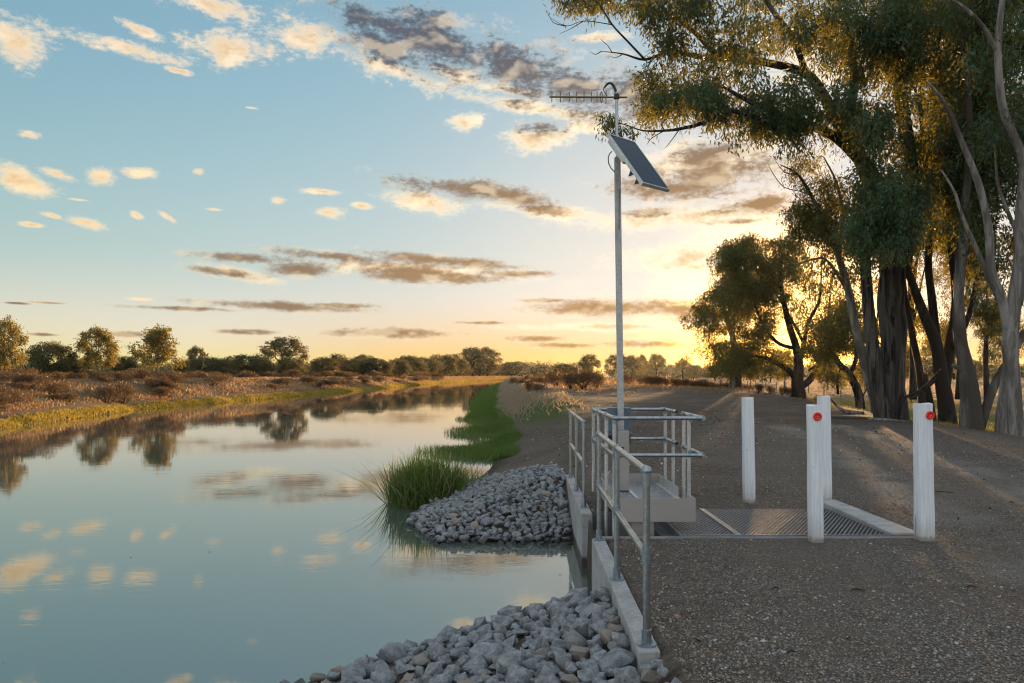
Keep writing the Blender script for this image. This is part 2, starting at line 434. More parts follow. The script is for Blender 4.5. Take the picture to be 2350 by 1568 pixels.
# ------------------------------------------------------------ the lie of the land
WATER = -.6
def XW(Y): return .782 + .0168*(np.clip(Y, -5, 13)-4.18)      # centre line of the two wing walls
def WL(Y): return np.interp(Y, [-30, 0, 29, 45, 78, 198, 260, 325, 400, 500, 700], [-17, -18.5, -20.9, -23.6, -22.3, -21, -16.5, -9, 2, 14, 30])
def WR(Y): return np.interp(Y, [-30, 14, 16, 18, 25, 40, 120, 220, 325, 400, 500, 700], [-.9, -.9, -.58, -.38, -.5, -1, -2, -2, 7, 18, 32, 50])
def XE(Y): return np.interp(Y, [-30, 5, 22, 31, 50, 67, 90, 200], [12, 12.2, 12.6, 13.7, 16.2, 18, 21, 34])
PIT = (.80, 3.68, 6.98, 8.36)
def height(X, Y):
    n1 = fbm(X, Y, .35, 4, 3); n2 = fbm(X, Y, 2.2, 3, 9)
    # right bank and levee
    crest = .58*sstep(16, 55, Y)
    slope = .27 + .22*sstep(20, 45, Y)
    t = WATER + (X-WR(Y)-.35*n1*sstep(13, 20, Y))*slope
    soft = crest - np.log1p(np.exp((crest-t)*7))/7
    far = soft + n1*.12*sstep(12, 30, Y) + n2*.02
    flat = 0.0 + n2*.018 + n1*.02*sstep(4, 12, X)
    # beside the wall
    s = X - XW(Y)
    p1 = np.minimum(WATER-.05 + (Y-9.2)*.30, WATER + (X+1.5)*.27)
    p1 = np.minimum(np.minimum(p1, -.02), WATER-.10+(X+1.5-np.maximum(0, 10.4-Y)*.45)*.5)
    p2 = np.minimum(-.14 + (s)*.21, -.14 - (Y-5.45)*.62)
    p2 = np.minimum(p2, WATER-.02 - (Y-(5.06+(X+1.43)*.72))*.6)
    wl = np.where(Y < 7.5, p2, p1)
    near = np.where(s > 0, flat - .06*((s < .07) & (Y < 11.4)), wl)
    m = sstep(11.6, 14.2, Y)
    right = near*(1-m) + np.where(X > 1.2, np.maximum(far, flat*(1-sstep(14, 20, Y))+far*sstep(14, 20, Y)), far)*m
    right = np.maximum(right, -1.7)
    # embankment down to the paddock
    e = XE(Y)
    drop = sstep(0, 4.5, X-e+.8*n1)
    field = -.36 + .08*n1 - .10*np.exp(-((X-e-6)/5)**2)*(Y < 60)
    field = field + (.55)*sstep(150, 330, Y)
    right = right*(1-drop) + field*drop
    # left bank
    u = WL(Y)-X + .9*n1
    lt = WATER + u*.42
    lc = 1.18 - .35*sstep(10, 60, u) - .5*sstep(120, 300, Y)
    left = lc - np.log1p(np.exp((lc-lt)*5))/5 + (.22*fbm(X, Y, .55, 4, 21)+.10*fbm(X, Y, 1.7, 3, 5))*sstep(.3, 2., u)
    mid = (WL(Y)+WR(Y))/2
    z = np.where(X < mid, np.maximum(left, -1.7), right)
    return z
def gz(x, y): return float(height(np.array([float(x)]), np.array([float(y)]))[0])

def axis(spans):
    out = []
    for a, b, st in spans:
        out += list(np.arange(a, b-1e-6, st))
    return out
xs = axis([(-1600,-200,70),(-200,-60,7),(-60,-29,1.2),(-29,-16,.22),(-16,-3,1.2),(-3,.68,.09)]) + [.70,.76,.80] + axis([(.90,3.68,.1),(3.68,8,.12),(8,19,.22),(19,40,1.0),(40,200,6),(200,1601,70)])
ys = axis([(-40,2,1.5),(2,6.98,.09)]) + [6.98] + axis([(7.1,8.36,.12)]) + [8.36] + axis([(8.45,16,.1),(16,30,.16),(30,60,.4),(60,120,1.2),(120,400,5),(400,1801,50)])
xs = np.array(sorted(set(np.round(xs, 4)))); ys = np.array(sorted(set(np.round(ys, 4))))
GX, GY = np.meshgrid(xs, ys)
bend = (XW(GY)-.782)*np.exp(-((GX-.78)/3.)**2)*(GY < 16)
GXs = GX + bend*np.where((GY > 6.9) & (GY < 8.4) & (GX > 1.5), 0, 1)
GZ = height(GXs, GY)
nx, ny = len(xs), len(ys)
V = np.stack([GXs, GY, GZ], -1).reshape(-1, 3)
I = np.arange(nx*ny).reshape(ny, nx)
Q = np.stack([I[:-1, :-1], I[:-1, 1:], I[1:, 1:], I[1:, :-1]], -1).reshape(-1, 4)
cX = (xs[:-1]+xs[1:])/2; cY = (ys[:-1]+ys[1:])/2
CX, CY = np.meshgrid(cX, cY)
keep = ~((CX > PIT[0]) & (CX < PIT[1]) & (CY > PIT[2]) & (CY < PIT[3])).reshape(-1)
me = np_mesh('ground', V, Q[keep], 4)
X, Y, Z = V[:, 0], V[:, 1], V[:, 2]
nn_ = fbm(X, Y, .25, 4, 31)
gravel = np.where((X > XW(Y)), 1, 0)*(1-sstep(19, 27, Y+6*nn_))*(1-sstep(-.5, 1, X-XE(Y)))*sstep(.9, 3.0, X-WR(Y)+2*nn_*0)
gravel = gravel*np.where(Y < 9, 1, sstep(1.0, 4.5, X-.15*(Y-9)+2*nn_))
leftm = (X < (WL(Y)+WR(Y))/2).astype(float)
fieldm = (1-leftm)*sstep(.3, 3, X-XE(Y))
grn = (1-leftm)*(1-fieldm)*np.exp(-((Y-38)/14)**2)*np.exp(-((X-1.6)/2.2)**2)
dryz = (1-leftm)*(1-fieldm)*sstep(30, 60, Y)*(1-.6*np.exp(-((X-10)/3.5)**2))
grn2 = fieldm*np.exp(-((X-XE(Y)-7)/6)**2)*(Y < 75)
wetl = sstep(-.62, -.45, Z)
vcol(me, 'zone', np.stack([gravel, np.clip(grn*1.3+grn2*.9, 0, 1), np.clip(dryz, 0, 1)], -1))
vcol(me, 'side', np.stack([leftm, fieldm, 1-wetl], -1))
m, k, p = material('ground')
pos = k.pos()
zz = k.node('ShaderNodeSeparateColor'); k.l.new(k.attr('zone'), zz.inputs[0])
sd = k.node('ShaderNodeSeparateColor'); k.l.new(k.attr('side'), sd.inputs[0])
big = k.noise(pos, .5, 5, .6); fine = k.noise(pos, 9, 5, .65); fl = k.noise(pos, 45, 3, .6)
pebv = k.node('ShaderNodeTexVoronoi', feature='F1'); k.l.new(pos, pebv.inputs['Vector']); pebv.inputs['Scale'].default_value = 52
peb, pebc = pebv.outputs['Distance'], pebv.outputs['Color']
soil = k.mix(k.ramp(fine, .3, .7), (.07, .055, .043), (.17, .135, .105))
soil = k.mix(k.ramp(big, .4, .65), soil, (.155, .125, .098))
pc = k.node('ShaderNodeSeparateColor'); k.l.new(pebc, pc.inputs[0])
grav = k.mix(pc.outputs[0], (.145, .120, .096), (.32, .278, .232))
grav = k.mix(k.ramp(pc.outputs[1], .75, .95), grav, (.42, .38, .33))
grav = k.mix(k.ramp(peb, .25, .6), grav, (.10, .085, .072))
edge_n = k.math('ADD', k.math('MULTIPLY', k.math('SUBTRACT', fine, .5), 1.2), k.math('MULTIPLY', k.math('SUBTRACT', big, .5), 1.4))
px_ = k.node('ShaderNodeSeparateXYZ'); k.l.new(pos, px_.inputs[0])
cen = k.math('MULTIPLY_ADD', k.math('SINE', k.math('MULTIPLY_ADD', px_.outputs[1], .085, -.9)), 3.2, 7.0)     # the driven line, two wheel tracks
dd = k.math('ABSOLUTE', k.math('SUBTRACT', k.math('ABSOLUTE', k.math('ADD', k.math('SUBTRACT', px_.outputs[0], cen), k.math('MULTIPLY', big, 1.2))), .85))
rut = k.math('MULTIPLY', k.ramp(dd, .15, .55, 1, 0), k.ramp(big, .3, .5))
grav = k.mix(k.math('MULTIPLY', rut, .8), grav, k.mix(k.ramp(fl, .3, .7), (.22, .205, .18), (.29, .27, .24)))
patch = k.noise(pos, .9, 4, .6)
c = k.mix(k.ramp(k.math('ADD', zz.outputs[0], edge_n), .35, .8), soil, k.mix(k.math('MULTIPLY_ADD', k.ramp(patch, .4, .62), .55, .15), grav, soil))
gr = k.mix(k.ramp(fl, .3, .7), (.045, .07, .018), (.11, .13, .04))
c = k.mix(k.ramp(k.math('ADD', zz.outputs[1], edge_n), .45, .85), c, gr)
dry = k.mix(k.ramp(fl, .3, .7), (.15, .10, .065), (.27, .19, .12))
c = k.mix(k.ramp(k.math('ADD', zz.outputs[2], edge_n), .4, .8), c, dry)
fieldc = k.mix(k.ramp(k.noise(k.mapping(pos, scale=(.05, .6, 1)), 1, 4), .35, .65), (.30, .225, .13), (.38, .31, .19))
fieldc = k.mix(k.ramp(fl, .5, .7), fieldc, (.2, .17, .08))
c = k.mix(k.math('MULTIPLY', sd.outputs[1], k.math('SUBTRACT', 1, k.math('MULTIPLY', zz.outputs[1], .9))), c, fieldc)
lf = k.mix(k.ramp(fine, .3, .7), (.12, .075, .05), (.24, .16, .11))
lf = k.mix(k.ramp(big, .45, .62), lf, (.13, .115, .05))
c = k.mix(sd.outputs[0], c, lf)
c = k.mix(k.math('MULTIPLY', sd.outputs[2], .8), c, (.03, .026, .018))
hgt = k.math('ADD', k.math('MULTIPLY', fine, 1.5), k.math('ADD', k.math('MULTIPLY', fl, .6), k.math('MULTIPLY', k.math('SUBTRACT', 1, peb), .5)))
setp(k, p, c, .95, normal=k.bump(hgt, .9, .05), spec=.12)
tag(link('ground', me, m, smooth=True), kind='structure')

# water
me = np_mesh('water', [(-900, -40, WATER), (900, -40, WATER), (900, 1500, WATER), (-900, 1500, WATER)], [(0, 1, 2, 3)], 4)
m, k, p = material('water')
pos = k.pos()
r1 = k.noise(k.mapping(pos, rot=(0, 0, R(20)), scale=(1.2, 3.2, 1)), 1.1, 5, .55, .6)
r2 = k.noise(k.mapping(pos, scale=(.08, .25, 1)), 1.0, 3)
r3 = k.noise(pos, 14, 3, .5)
eddy = k.vm('LENGTH', k.vm('SUBTRACT', k.mapping(pos, scale=(.5, 1, 0)), (-.0, 7.9, 0)))
ed = k.ramp(eddy, .1, 1.7, 1, 0)
h = k.math('ADD', k.math('MULTIPLY', r1, k.ramp(r2, .38, .62, .15, .8)), k.math('MULTIPLY', r3, k.math('MULTIPLY_ADD', ed, .35, .02)))
n = k.bump(h, .032, .05)
setp(k, p, (.075, .095, .075), .9, spec=.0, normal=n)
gl = k.node('ShaderNodeBsdfGlossy'); gl.inputs['Roughness'].default_value = .03; gl.inputs['Color'].default_value = (.98, .96, .92, 1)
k.l.new(n, gl.inputs['Normal'])
fr = k.node('ShaderNodeFresnel'); fr.inputs[0].default_value = 2.05; k.l.new(n, fr.inputs['Normal'])
mx = k.node('ShaderNodeMixShader'); k.l.new(k.math('MULTIPLY_ADD', fr.outputs[0], .82, .18), mx.inputs[0]); k.l.new(p.outputs[0], mx.inputs[1]); k.l.new(gl.outputs[0], mx.inputs[2])
k.l.new(mx.outputs[0], m.node_tree.nodes['Material Output'].inputs[0])
tag(link('water', me, m), kind='structure')

# loose stones on the track
def stone_mesh(name, P3, S, seed):
    r = np.random.default_rng(seed); n = len(P3)
    base = np.array([(1,0,0),(-1,0,0),(0,1,0),(0,-1,0),(0,0,1),(0,0,-1)], dtype=float)
    tri = np.array([(0,2,4),(2,1,4),(1,3,4),(3,0,4),(2,0,5),(1,2,5),(3,1,5),(0,3,5)])
    v = base[None]*r.uniform(.55, 1.25, (n, 6, 1)) + r.normal(0, .18, (n, 6, 3))
    v[:, :, 2] *= .62
    a = r.uniform(0, 6.283, n); ca, sa = np.cos(a)[:, None], np.sin(a)[:, None]
    x, y = v[:, :, 0]*ca - v[:, :, 1]*sa, v[:, :, 0]*sa + v[:, :, 1]*ca
    v = np.stack([x, y, v[:, :, 2]], -1)*S[:, None, None] + P3[:, None, :]
    f = tri[None] + (np.arange(n)*6)[:, None, None]
    return np_mesh(name, v.reshape(-1, 3), f.reshape(-1, 3), 3)
n = 90000
yy = 3.4 + 16*rg.random(n)**1.7
xx = .9 + (rg.random(n))*(yy*.78 - .9)
ok = (xx > XW(yy)+.1) & ~((xx > .8) & (xx < 4.0) & (yy > 6.88) & (yy < 8.5)) & (xx < XE(yy)-.3)
dn = fbm(xx, yy, .9, 3, 77)
ok &= rg.random(n) < (.55+1.6*dn)
xx, yy = xx[ok], yy[ok]
S = rg.gamma(3, .0016, len(xx))+.0025
me = stone_mesh('gravel', np.stack([xx, yy, height(xx, yy)+S*.2], -1), S, 5)
vcol(me, 'tint', np.repeat(rg.random((len(xx), 3)), 6, 0))
m, k, p = material('gravel')
t = k.node('ShaderNodeSeparateColor'); k.l.new(k.attr('tint'), t.inputs[0])
c = k.mix(t.outputs[0], (.12, .10, .08), (.30, .262, .218))
c = k.mix(k.ramp(t.outputs[1], .75, .9), c, (.30, .20, .13)); c = k.mix(k.ramp(t.outputs[2], .9, .95), c, (.42, .41, .39))
setp(k, p, c, .85, spec=.2)
tag(link('gravel', me, m), kind='stuff')
# dry leaves and shell bits, pale against the soil
def flakes(name, n, x0, x1, y0, y1, size, mat, seed, cond=None):
    r = np.random.default_rng(seed)
    yy = y0 + (y1-y0)*r.random(n); xx = x0 + (x1-x0)*r.random(n)
    if cond is not None:
        o_ = cond(xx, yy, r); xx, yy = xx[o_], yy[o_]
    n = len(xx); a = r.uniform(0, 6.283, n); s = size*r.uniform(.5, 1.4, n)
    d = np.stack([np.cos(a), np.sin(a), r.normal(0, .35, n)], -1)*s[:, None]; e = np.stack([-np.sin(a), np.cos(a), r.normal(0, .8, n)], -1)*s[:, None]*.4
    c = np.stack([xx, yy, height(xx, yy)+size*.45], -1)
    v = np.stack([c-d, c-e, c+d, c+e], 1).reshape(-1, 3)
    tag(link(name, np_mesh(name, v, np.arange(n*4).reshape(n, 4), 4), mat), kind='stuff')
M['flake'] = mat_plain('pale_flake', (.80, .74, .68), .6)
M['litter'] = mat_plain('brown_litter', (.09, .055, .035), .8)
flakes('shell_bits', 2200, .3, 9.5, 11, 30, .018, M['flake'], 3, lambda x, y, r: (r.random(len(x)) < .35+1.5*fbm(x, y, .5, 3, 8)) & (x < XE(y)-2))
def floating():
    r = np.random.default_rng(8); n = 420; yy = 4.6+22*r.random(n)**1.5; xx = -14*r.random(n)**1.3+.6
    o_ = (height(xx, yy) < WATER-.1) & (r.random(n) < .3+2.2*fbm(xx, yy, .5, 3, 3)); xx, yy = xx[o_], yy[o_]; n = len(xx)
    a = r.uniform(0, 6.28, n); s = .016*r.uniform(.4, 1.5, n); d = np.stack([np.cos(a), np.sin(a), 0*a], -1)*s[:, None]; e = np.stack([-np.sin(a), np.cos(a), 0*a], -1)*s[:, None]*.35
    q = np.stack([xx, yy, np.full(n, WATER+.004)], -1); v = np.stack([q-d, q-e, q+d, q+e], 1).reshape(-1, 3)
    tag(link('floating_leaves', np_mesh('floating_leaves', v, np.arange(n*4).reshape(n, 4), 4), M['litter']), kind='stuff')
floating()
flakes('leaf_litter', 5000, 1.0, 13, 3.4, 26, .022, M['litter'], 4, lambda x, y, r: (r.random(len(x)) < .4+1.8*fbm(x, y, .4, 3, 18)) & (x > XW(y)+.1) & ~((x > .8) & (x < 4.0) & (y > 6.88) & (y < 8.5)))
# ------------------------------------------------------------ concrete
def wall(name, label, y0, y1, ztop0, ztop1, zb=-1.7):
    mb = MB(); a, b = float(XW(np.array(y0))), float(XW(np.array(y1))); h = .0625
    mb.hexa([(a-h, y0, zb), (a+h, y0, zb), (b+h, y1, zb), (b-h, y1, zb), (a-h, y0, ztop0), (a+h, y0, ztop0), (b+h, y1, ztop1), (b-h, y1, ztop1)])
    o = mb.build(name, M['concrete'], bevel=.008); return tag(o, label, 'wall', 'concrete wing walls')
wall('concrete_wall', 'nearer concrete wing wall with vertical board marks, rocks against its foot', 4.08, 6.9, 0, 0)
wall('concrete_wall', 'farther concrete wing wall beyond the culvert mouth, standing beside the big rock pile', 8.12, 11.35, 0, 0)
cul = thing('culvert', 'concrete culvert pit below the steel grating, open towards the river', 'culvert', (2.2, 7.6, 0))
mb = MB(); mb.box(.846, 3.95, 6.90, 6.98, -1.7, .006); mb.build('front_wall', M['old_concrete'], cul, bevel=.006)
mb = MB(); mb.box(.93, 3.68, 8.36, 8.50, -1.7, -.012); mb.build('rear_wall', M['old_concrete'], cul)
mb = MB(); mb.box(1.50, 1.63, 6.983, 8.357, -1.7, -.06); mb.build('gate_wall', M['old_concrete'], cul)
mb = MB(); mb.box(.9, 3.68, 6.983, 8.357, -1.72, -1.66); mb.build('floor_slab', M['old_concrete'], cul)
mb = MB(); mb.box(3.684, 3.80, 6.983, 8.357, -1.7, -.01); mb.build('end_wall', M['old_concrete'], cul)
mb = MB(); mb.tube([(1.66, 7.1+.09*i, -.62+.62*math.sin(i/13*math.pi)**.8*.8) for i in range(14)], .02, 8)
mb.tube([(1.9, 7.1+.09*i, -.62+.62*math.sin(i/13*math.pi)**.8*.8) for i in range(14)], .02, 8); mb.build('gate_rib', M['galv'], cul)
kb = MB(); kb.hexa([(3.70, 7.02, -.05), (3.99, 7.02, -.05), (3.97, 8.75, -.05), (3.70, 8.75, -.05), (3.70, 7.02, .03), (3.99, 7.02, .03), (3.93, 8.75, .06), (3.70, 8.75, .06)])
tag(kb.build('concrete_kerb', M['concrete'], bevel=.01), 'raised concrete kerb block at the end of the steel grating', 'kerb')

def mesh_panel(x0, x1, y0, y1, z, pitch, w, h, ang=30):
    """expanded metal: two families of slanted strands, one dipping, one rising"""
    mb = MB()
    for s in (1, -1):
        dx, dy = math.cos(R(ang)), s*math.sin(R(ang))
        L = (x1-x0)*dy/dx
        step = pitch/ math.cos(R(ang)); y = y0 - max(L, 0)
        while y < y1 - min(L, 0):
            ts = []
            t0, t1 = 0.0, (x1-x0)/dx
            ta, tb = (y0-y)/dy, (y1-y)/dy
            lo, hi_ = max(t0, min(ta, tb)), min(t1, max(ta, tb))
            if hi_-lo > .01:
                a = Vector((x0+dx*lo, y+dy*lo, z)); b = Vector((x0+dx*hi_, y+dy*hi_, z))
                d = (b-a).normalized(); n_ = Vector((-d.y, d.x, 0)); up = Vector((0, 0, 1))*.8 + n_*s*.6; up.normalize()
                mb.obox((a+b)/2 + Vector((0, 0, s*.001)), d*(b-a).length/2, n_.cross(up).normalized().cross(up).normalized()*w/2 if False else n_*w/2, up*h/2)
            y += step
    return mb
gt = thing('floor_grating', 'flat steel mesh grating over the culvert, in two panels beside the white posts', 'grating', (2.6, 7.6, 0))
mesh_panel(1.66, 2.17, 7.0, 8.34, .004, .037, .0055, .016, 58).build('mesh_panel', M['steel_mesh'], gt)
mesh_panel(2.24, 3.66, 7.0, 8.34, .004, .037, .0055, .016, 58).build('mesh_panel', M['steel_mesh'], gt)
mb = MB(); mb.box(2.175, 2.235, 6.985, 8.355, -.06, .02); mb.build('cross_beam', M['galv'], gt, bevel=.003)
mb = MB(); mb.box(1.632, 1.657, 6.985, 8.355, -.06, .016); mb.box(3.662, 3.68, 6.985, 8.355, -.05, .014)
mb.box(1.66, 3.66, 6.983, 6.998, -.05, .018); mb.box(1.66, 3.66, 8.342, 8.357, -.05, .014); mb.build('edge_frame', M['steel_mesh'], gt)

# ------------------------------------------------------------ tube handrails
def collar(mb, p, d, r, l):
    p, d = Vector(p), Vector(d).normalized(); mb.tube([p-d*l/2, p+d*l/2], r, 14)
def handrail(label, ys_, zt=1.01, zm=.52, loc=None):
    t = thing('handrail', label, 'handrail', (float(XW(np.array(ys_[0]))), ys_[0], 0), 'handrails on the wing walls')
    P = [Vector((float(XW(np.array(y))), y, 0)) for y in ys_]
    r = .0213
    for p in P:
        po = MB().tube([p, p+Vector((0, 0, zt))], r, 16).build('post', M['galv'], t, smooth='auto')
        b = MB().tube([p+Vector((0, 0, .0)), p+Vector((0, 0, .008))], .058, 18)
        b.tube([p+Vector((0, 0, .008)), p+Vector((0, 0, .09))], .029, 16)
        for a in (0.7, 3.84): b.ball(p+Vector((.045*math.cos(a), .045*math.sin(a), .012)), .009, 6, 4)
        b.build('base_flange', M['fitting'], po, smooth='auto')
    up = Vector((0, 0, 1)); ax = (P[-1]-P[0]).normalized()
    MB().tube([P[0]+up*zt, P[-1]+up*zt], r, 16).build('top_rail', M['galv'], t, smooth='auto')
    MB().tube([P[0]+up*zm, P[-1]+up*zm], r, 16).build('middle_rail', M['galv'], t, smooth='auto')
    for i, p in enumerate(P):
        f = MB()
        e = 0 < i < len(P)-1
        if e: collar(f, p+up*zt, ax, .0275, .07); collar(f, p+up*(zt-.045), up, .0275, .06)
        else:
            f.ball(p+up*zt, .031, 16, 10); collar(f, p+up*(zt-.035), up, .029, .09)
            collar(f, p+up*zt+ax*(.035 if i == 0 else -.035), ax, .0285, .06)
        f.build('rail_fitting', M['fitting'], t, smooth='auto')
        f = MB(); collar(f, p+up*zm, up, .0275, .10); collar(f, p+up*zm+ax*(.03 if i == 0 else -.03 if not e else 0), ax, .027, .06 if not e else .10)
        f.build('rail_fitting', M['fitting'], t, smooth='auto')
    return t
handrail('nearest galvanised tube handrail with three posts on the near concrete wall', [4.18, 5.52, 6.84])
handrail('short galvanised handrail with three posts beside the big grey rock pile', [8.56, 9.76, 11.0])

# ------------------------------------------------------------ gate platform with its cage of rails
pl = thing('gate_platform', 'raised aluminium sluice gate platform caged by tube guardrails, at the foot of the mast', 'platform', (1.45, 8.1, 0))
X0, X1, Y0, Y1_, ZD = 1.08, 1.84, 7.20, 9.02, .23
MB().box(X0, X1, Y0, Y0+.006, .10, .335).build('kick_plate', M['alu_plate'], pl)
MB().box(X0, X1, Y1_-.006, Y1_, .12, .335).build('kick_plate', M['alu_plate'], pl)
mb = MB(); mb.box(X1-.005, X1, Y0+.008, Y0+.36, .10, .333).box(X1-.005, X1, Y0+.75, Y1_-.008, .10, .333); mb.build('kick_plate', M['alu'], pl)
MB().box(X0, X0+.005, Y0+.008, Y1_-.008, .10, .333).build('kick_plate', M['alu'], pl)
mb = MB(); mb.box(X1-.06, X1-.007, Y0+.01, Y1_-.01, .16, ZD-.002).box(X0+.007, X0+.03, Y0+.01, Y1_-.01, .16, ZD-.002).box(1.345, 1.385, Y0+.01, Y1_-.01, .16, ZD+.004)
mb.build('deck_frame', M['alu'], pl)
mesh_panel(X0+.032, 1.343, Y0+.01, Y1_-.01, ZD-.012, .037, .0055, .016, 58).build('deck_mesh', M['alu_mesh'], pl)
mesh_panel(1.387, X1-.062, Y0+.01, Y1_-.01, ZD-.012, .037, .0055, .016, 58).build('deck_mesh', M['alu_mesh'], pl)
MB().box(1.22, 1.44, 7.3, 7.5, -.75, .098).build('support_leg', M['alu_plate'], pl)
MB().box(1.25, 1.40, 8.3, 8.34, -.75, .098).build('support_leg', M['alu_plate'], pl)
RT, RM, rr = 1.137, .766, .0205
def gpost(x, y, z0):
    MB().tube([(x, y, z0), (x, y, RT)], rr, 14).build('guard_post', M['alu'], pl, smooth='auto')
LX, RX = 1.03, 1.94
for y, z0 in ((7.23, -.35), (7.85, -.30), (8.55, .1), (9.10, .1)): gpost(LX, y, z0)
for x, y, z0 in ((1.86, 7.56, .12), (1.93, 8.08, .12), (RX, 8.65, .12), (RX, 9.10, .12)): gpost(x, y, z0)
def rail(pts, z):
    MB().tube([(x, y, z) for x, y in pts], rr, 14).build('guard_rail', M['galv'], pl, smooth='auto')
for z in (RT, RM):
    rail([(LX, 7.22), (LX, 9.10)], z); rail([(LX, 9.10), (RX, 9.10)], z); rail([(LX-.02, 7.20), (RX-.02, 7.20)], z)
    rail([(RX, 9.10), (RX, 8.48)], z); rail([(RX-.03, 7.20), (RX, 8.10)], z)
    cp = MB(); cp.tube([(RX, 8.482, z), (RX, 8.474, z)], .019, 12); cp.build('tube_end_shade', M['black'], pl)  # black disc: the shade inside the open tube, put on as colour
    def fit(fs):
        f = MB(); fs(f); f.build('rail_fitting', M['fitting'], pl, smooth='auto')
    for x, y, zp in ((LX, 9.10, 1), (RX, 9.10, 1), (LX, 7.22, 1), (RX-.03, 7.21, 0), (LX, 7.85, 1), (LX, 8.55, 1), (RX, 8.65, 1), (RX-.01, 8.08, 1), (1.872, 7.56, 1)):
        def one(f, x=x, y=y, zp=zp):
            f.ball((x, y, z), .027, 12, 8)
            collar(f, (x, y, z), (0, 1, 0), .0265, .06)
            if zp: collar(f, (x, y, z-.02), (0, 0, 1), .0265, .07)
            if y == 9.10 or y < 7.3: collar(f, (x+(.035 if x < 1.2 else -.035), y-.015*(y < 7.3), z), (1, 0, 0), .026, .05)
        fit(one)

# ------------------------------------------------------------ mast with panel and antenna
ms = thing('instrument_mast', 'tall slim square steel mast with solar panel and antenna', 'mast', (1.27, 8.33, .23))
mb = MB(); mb.box(1.225, 1.355, 8.29, 8.40, ZD, .93); mb.build('lower_column', M['alu_plate'], ms, bevel=.012)
mb = MB(); mb.box(1.262, 1.288, 8.284, 8.2885, .64, .74); mb.build('slot_plate', M['black'], ms)
def mx_(z): return 1.262 - .051*(z-.9)/3.9
mb = MB(); h = .0335
mb.hexa([(mx_(.932)-h, 8.30, .932), (mx_(.932)+h, 8.30, .932), (mx_(.932)+h, 8.37, .932), (mx_(.932)-h, 8.37, .932),
         (mx_(4.09)-h, 8.30, 4.09), (mx_(4.09)+h, 8.30, 4.09), (mx_(4.09)+h, 8.37, 4.09), (mx_(4.09)-h, 8.37, 4.09)])
mb.build('square_pole', mat_galv('mast_steel', (.50, .49, .47), .5, .35), ms, bevel=.004)
mb = MB(); mb.box(mx_(3.6)+.005, mx_(3.6)+.013, 8.296, 8.2995, 3.25, 3.72); mb.build('cable_slot', M['black'], ms)
mb = MB(); mb.tube([(mx_(4.0), 8.335, 4.0), (mx_(4.84), 8.335, 4.85)], .0175, 14); mb.build('upper_pole', M['galv'], ms, smooth='auto')
jb = MB(); jb.box(1.125, 1.395, 8.41, 8.56, .90, 1.19); jbo = jb.build('junction_box', M['bluegrey'], ms, bevel=.012)
jb = MB(); jb.box(1.11, 1.41, 8.405, 8.58, .865, .898); jb.build('box_flange', M['bluegrey'], jbo, bevel=.004)
jb = MB(); jb.box(1.13, 1.39, 8.42, 8.55, .76, .862); jb.build('cable_gland', M['black'], jbo, bevel=.006)
# gooseneck
def zm_(px, py): # zoomed photo coordinates -> mast plane
    return Vector((mx_(4.8) + (px-927)*.001054, 8.335, 4.794 - (py-373)*.001054))
mb = MB(); pts = [zm_(a, b) for a, b in ((927, 365), (925, 330), (912, 290), (895, 250), (872, 226), (848, 220), (825, 232), (805, 255), (788, 278))]
mb.tube(pts, [.017, .016, .0155, .015, .0145, .014, .013, .012, .008], 12); collar(mb, zm_(927, 352), (0, 0, 1), .029, .022)
mb.build('gooseneck', M['dark_metal'], ms, smooth='auto')
mb = MB(); mb.tube([zm_(a, b) for a, b in ((786, 278), (782, 300), (795, 322), (815, 345), (820, 362), (805, 376))], .0045, 8); mb.build('antenna_cable', M['black'], ms, smooth='auto')
br = mat_plain('brass_rod', (.20, .15, .09), .45, .5)
boom = MB().tube([zm_(190, 372), zm_(1045, 377)], .0105, 10).build('antenna_boom', br, ms, smooth='auto')
for i, x in enumerate((218, 313, 410, 490, 571, 652, 715, 813)):
    hh = 57 if i < 7 else 76
    MB().tube([zm_(x, 373-hh), zm_(x-2, 373+hh)], .0055, 8).build('antenna_rod', br, boom, smooth='auto')
mb = MB(); ring = [zm_(762+11*math.sin(a), 376-60*math.cos(a)) for a in np.linspace(0, 2*math.pi, 25)]
mb.tube(ring, .0055, 6, cap=False); mb.build('dipole_loop', br, boom, smooth='auto')
mb = MB(); mb.obox(zm_(927, 376)+Vector((0, -.01, 0)), (.03, 0, 0), (0, .028, 0), (0, 0, .022)); mb.build('boom_clamp', M['dark_metal'], boom, bevel=.004)
# solar panel
T1 = Vector((1.098, 8.20, 4.33)); B1 = Vector((1.426, 7.81, 3.66)); H = Vector((.357, .30, 0))
sl_ = (B1-T1); su = sl_.normalized(); hu = H.normalized(); nu = hu.cross(su).normalized()
if nu.z < 0: nu = -nu
cen = T1 + sl_/2 + H/2
sp = thing('solar_panel', None, None, cen)
sp.parent = ms; sp.location = cen - Vector(ms.location)
def pbox(name, u0, u1, v0, v1, w0, w1, mat, par, bev=0):
    c = T1 + su*((u0+u1)/2) + hu*((v0+v1)/2) + nu*((w0+w1)/2)
    return MB().obox(c, su*(u1-u0)/2, hu*(v1-v0)/2, nu*(w1-w0)/2).build(name, mat, par, bevel=bev)
LS, LH = sl_.length, H.length
fr_ = MB()
for (u0, u1, v0, v1) in ((0, LS, 0, .014), (0, LS, LH-.014, LH), (0, .014, .0145, LH-.0145), (LS-.014, LS, .0145, LH-.0145)):
    fr_.obox(T1 + su*((u0+u1)/2)+hu*((v0+v1)/2)-nu*.02, su*(u1-u0)/2, hu*(v1-v0)/2, nu*.02)
fr_.build('panel_frame', M['alu'], sp)
m, k, p = material('solar_cells')
u = k.vm('DOT_PRODUCT', k.pos(), tuple(su)); v = k.vm('DOT_PRODUCT', k.pos(), tuple(hu))
u0_, v0_ = T1.dot(su), T1.dot(hu)
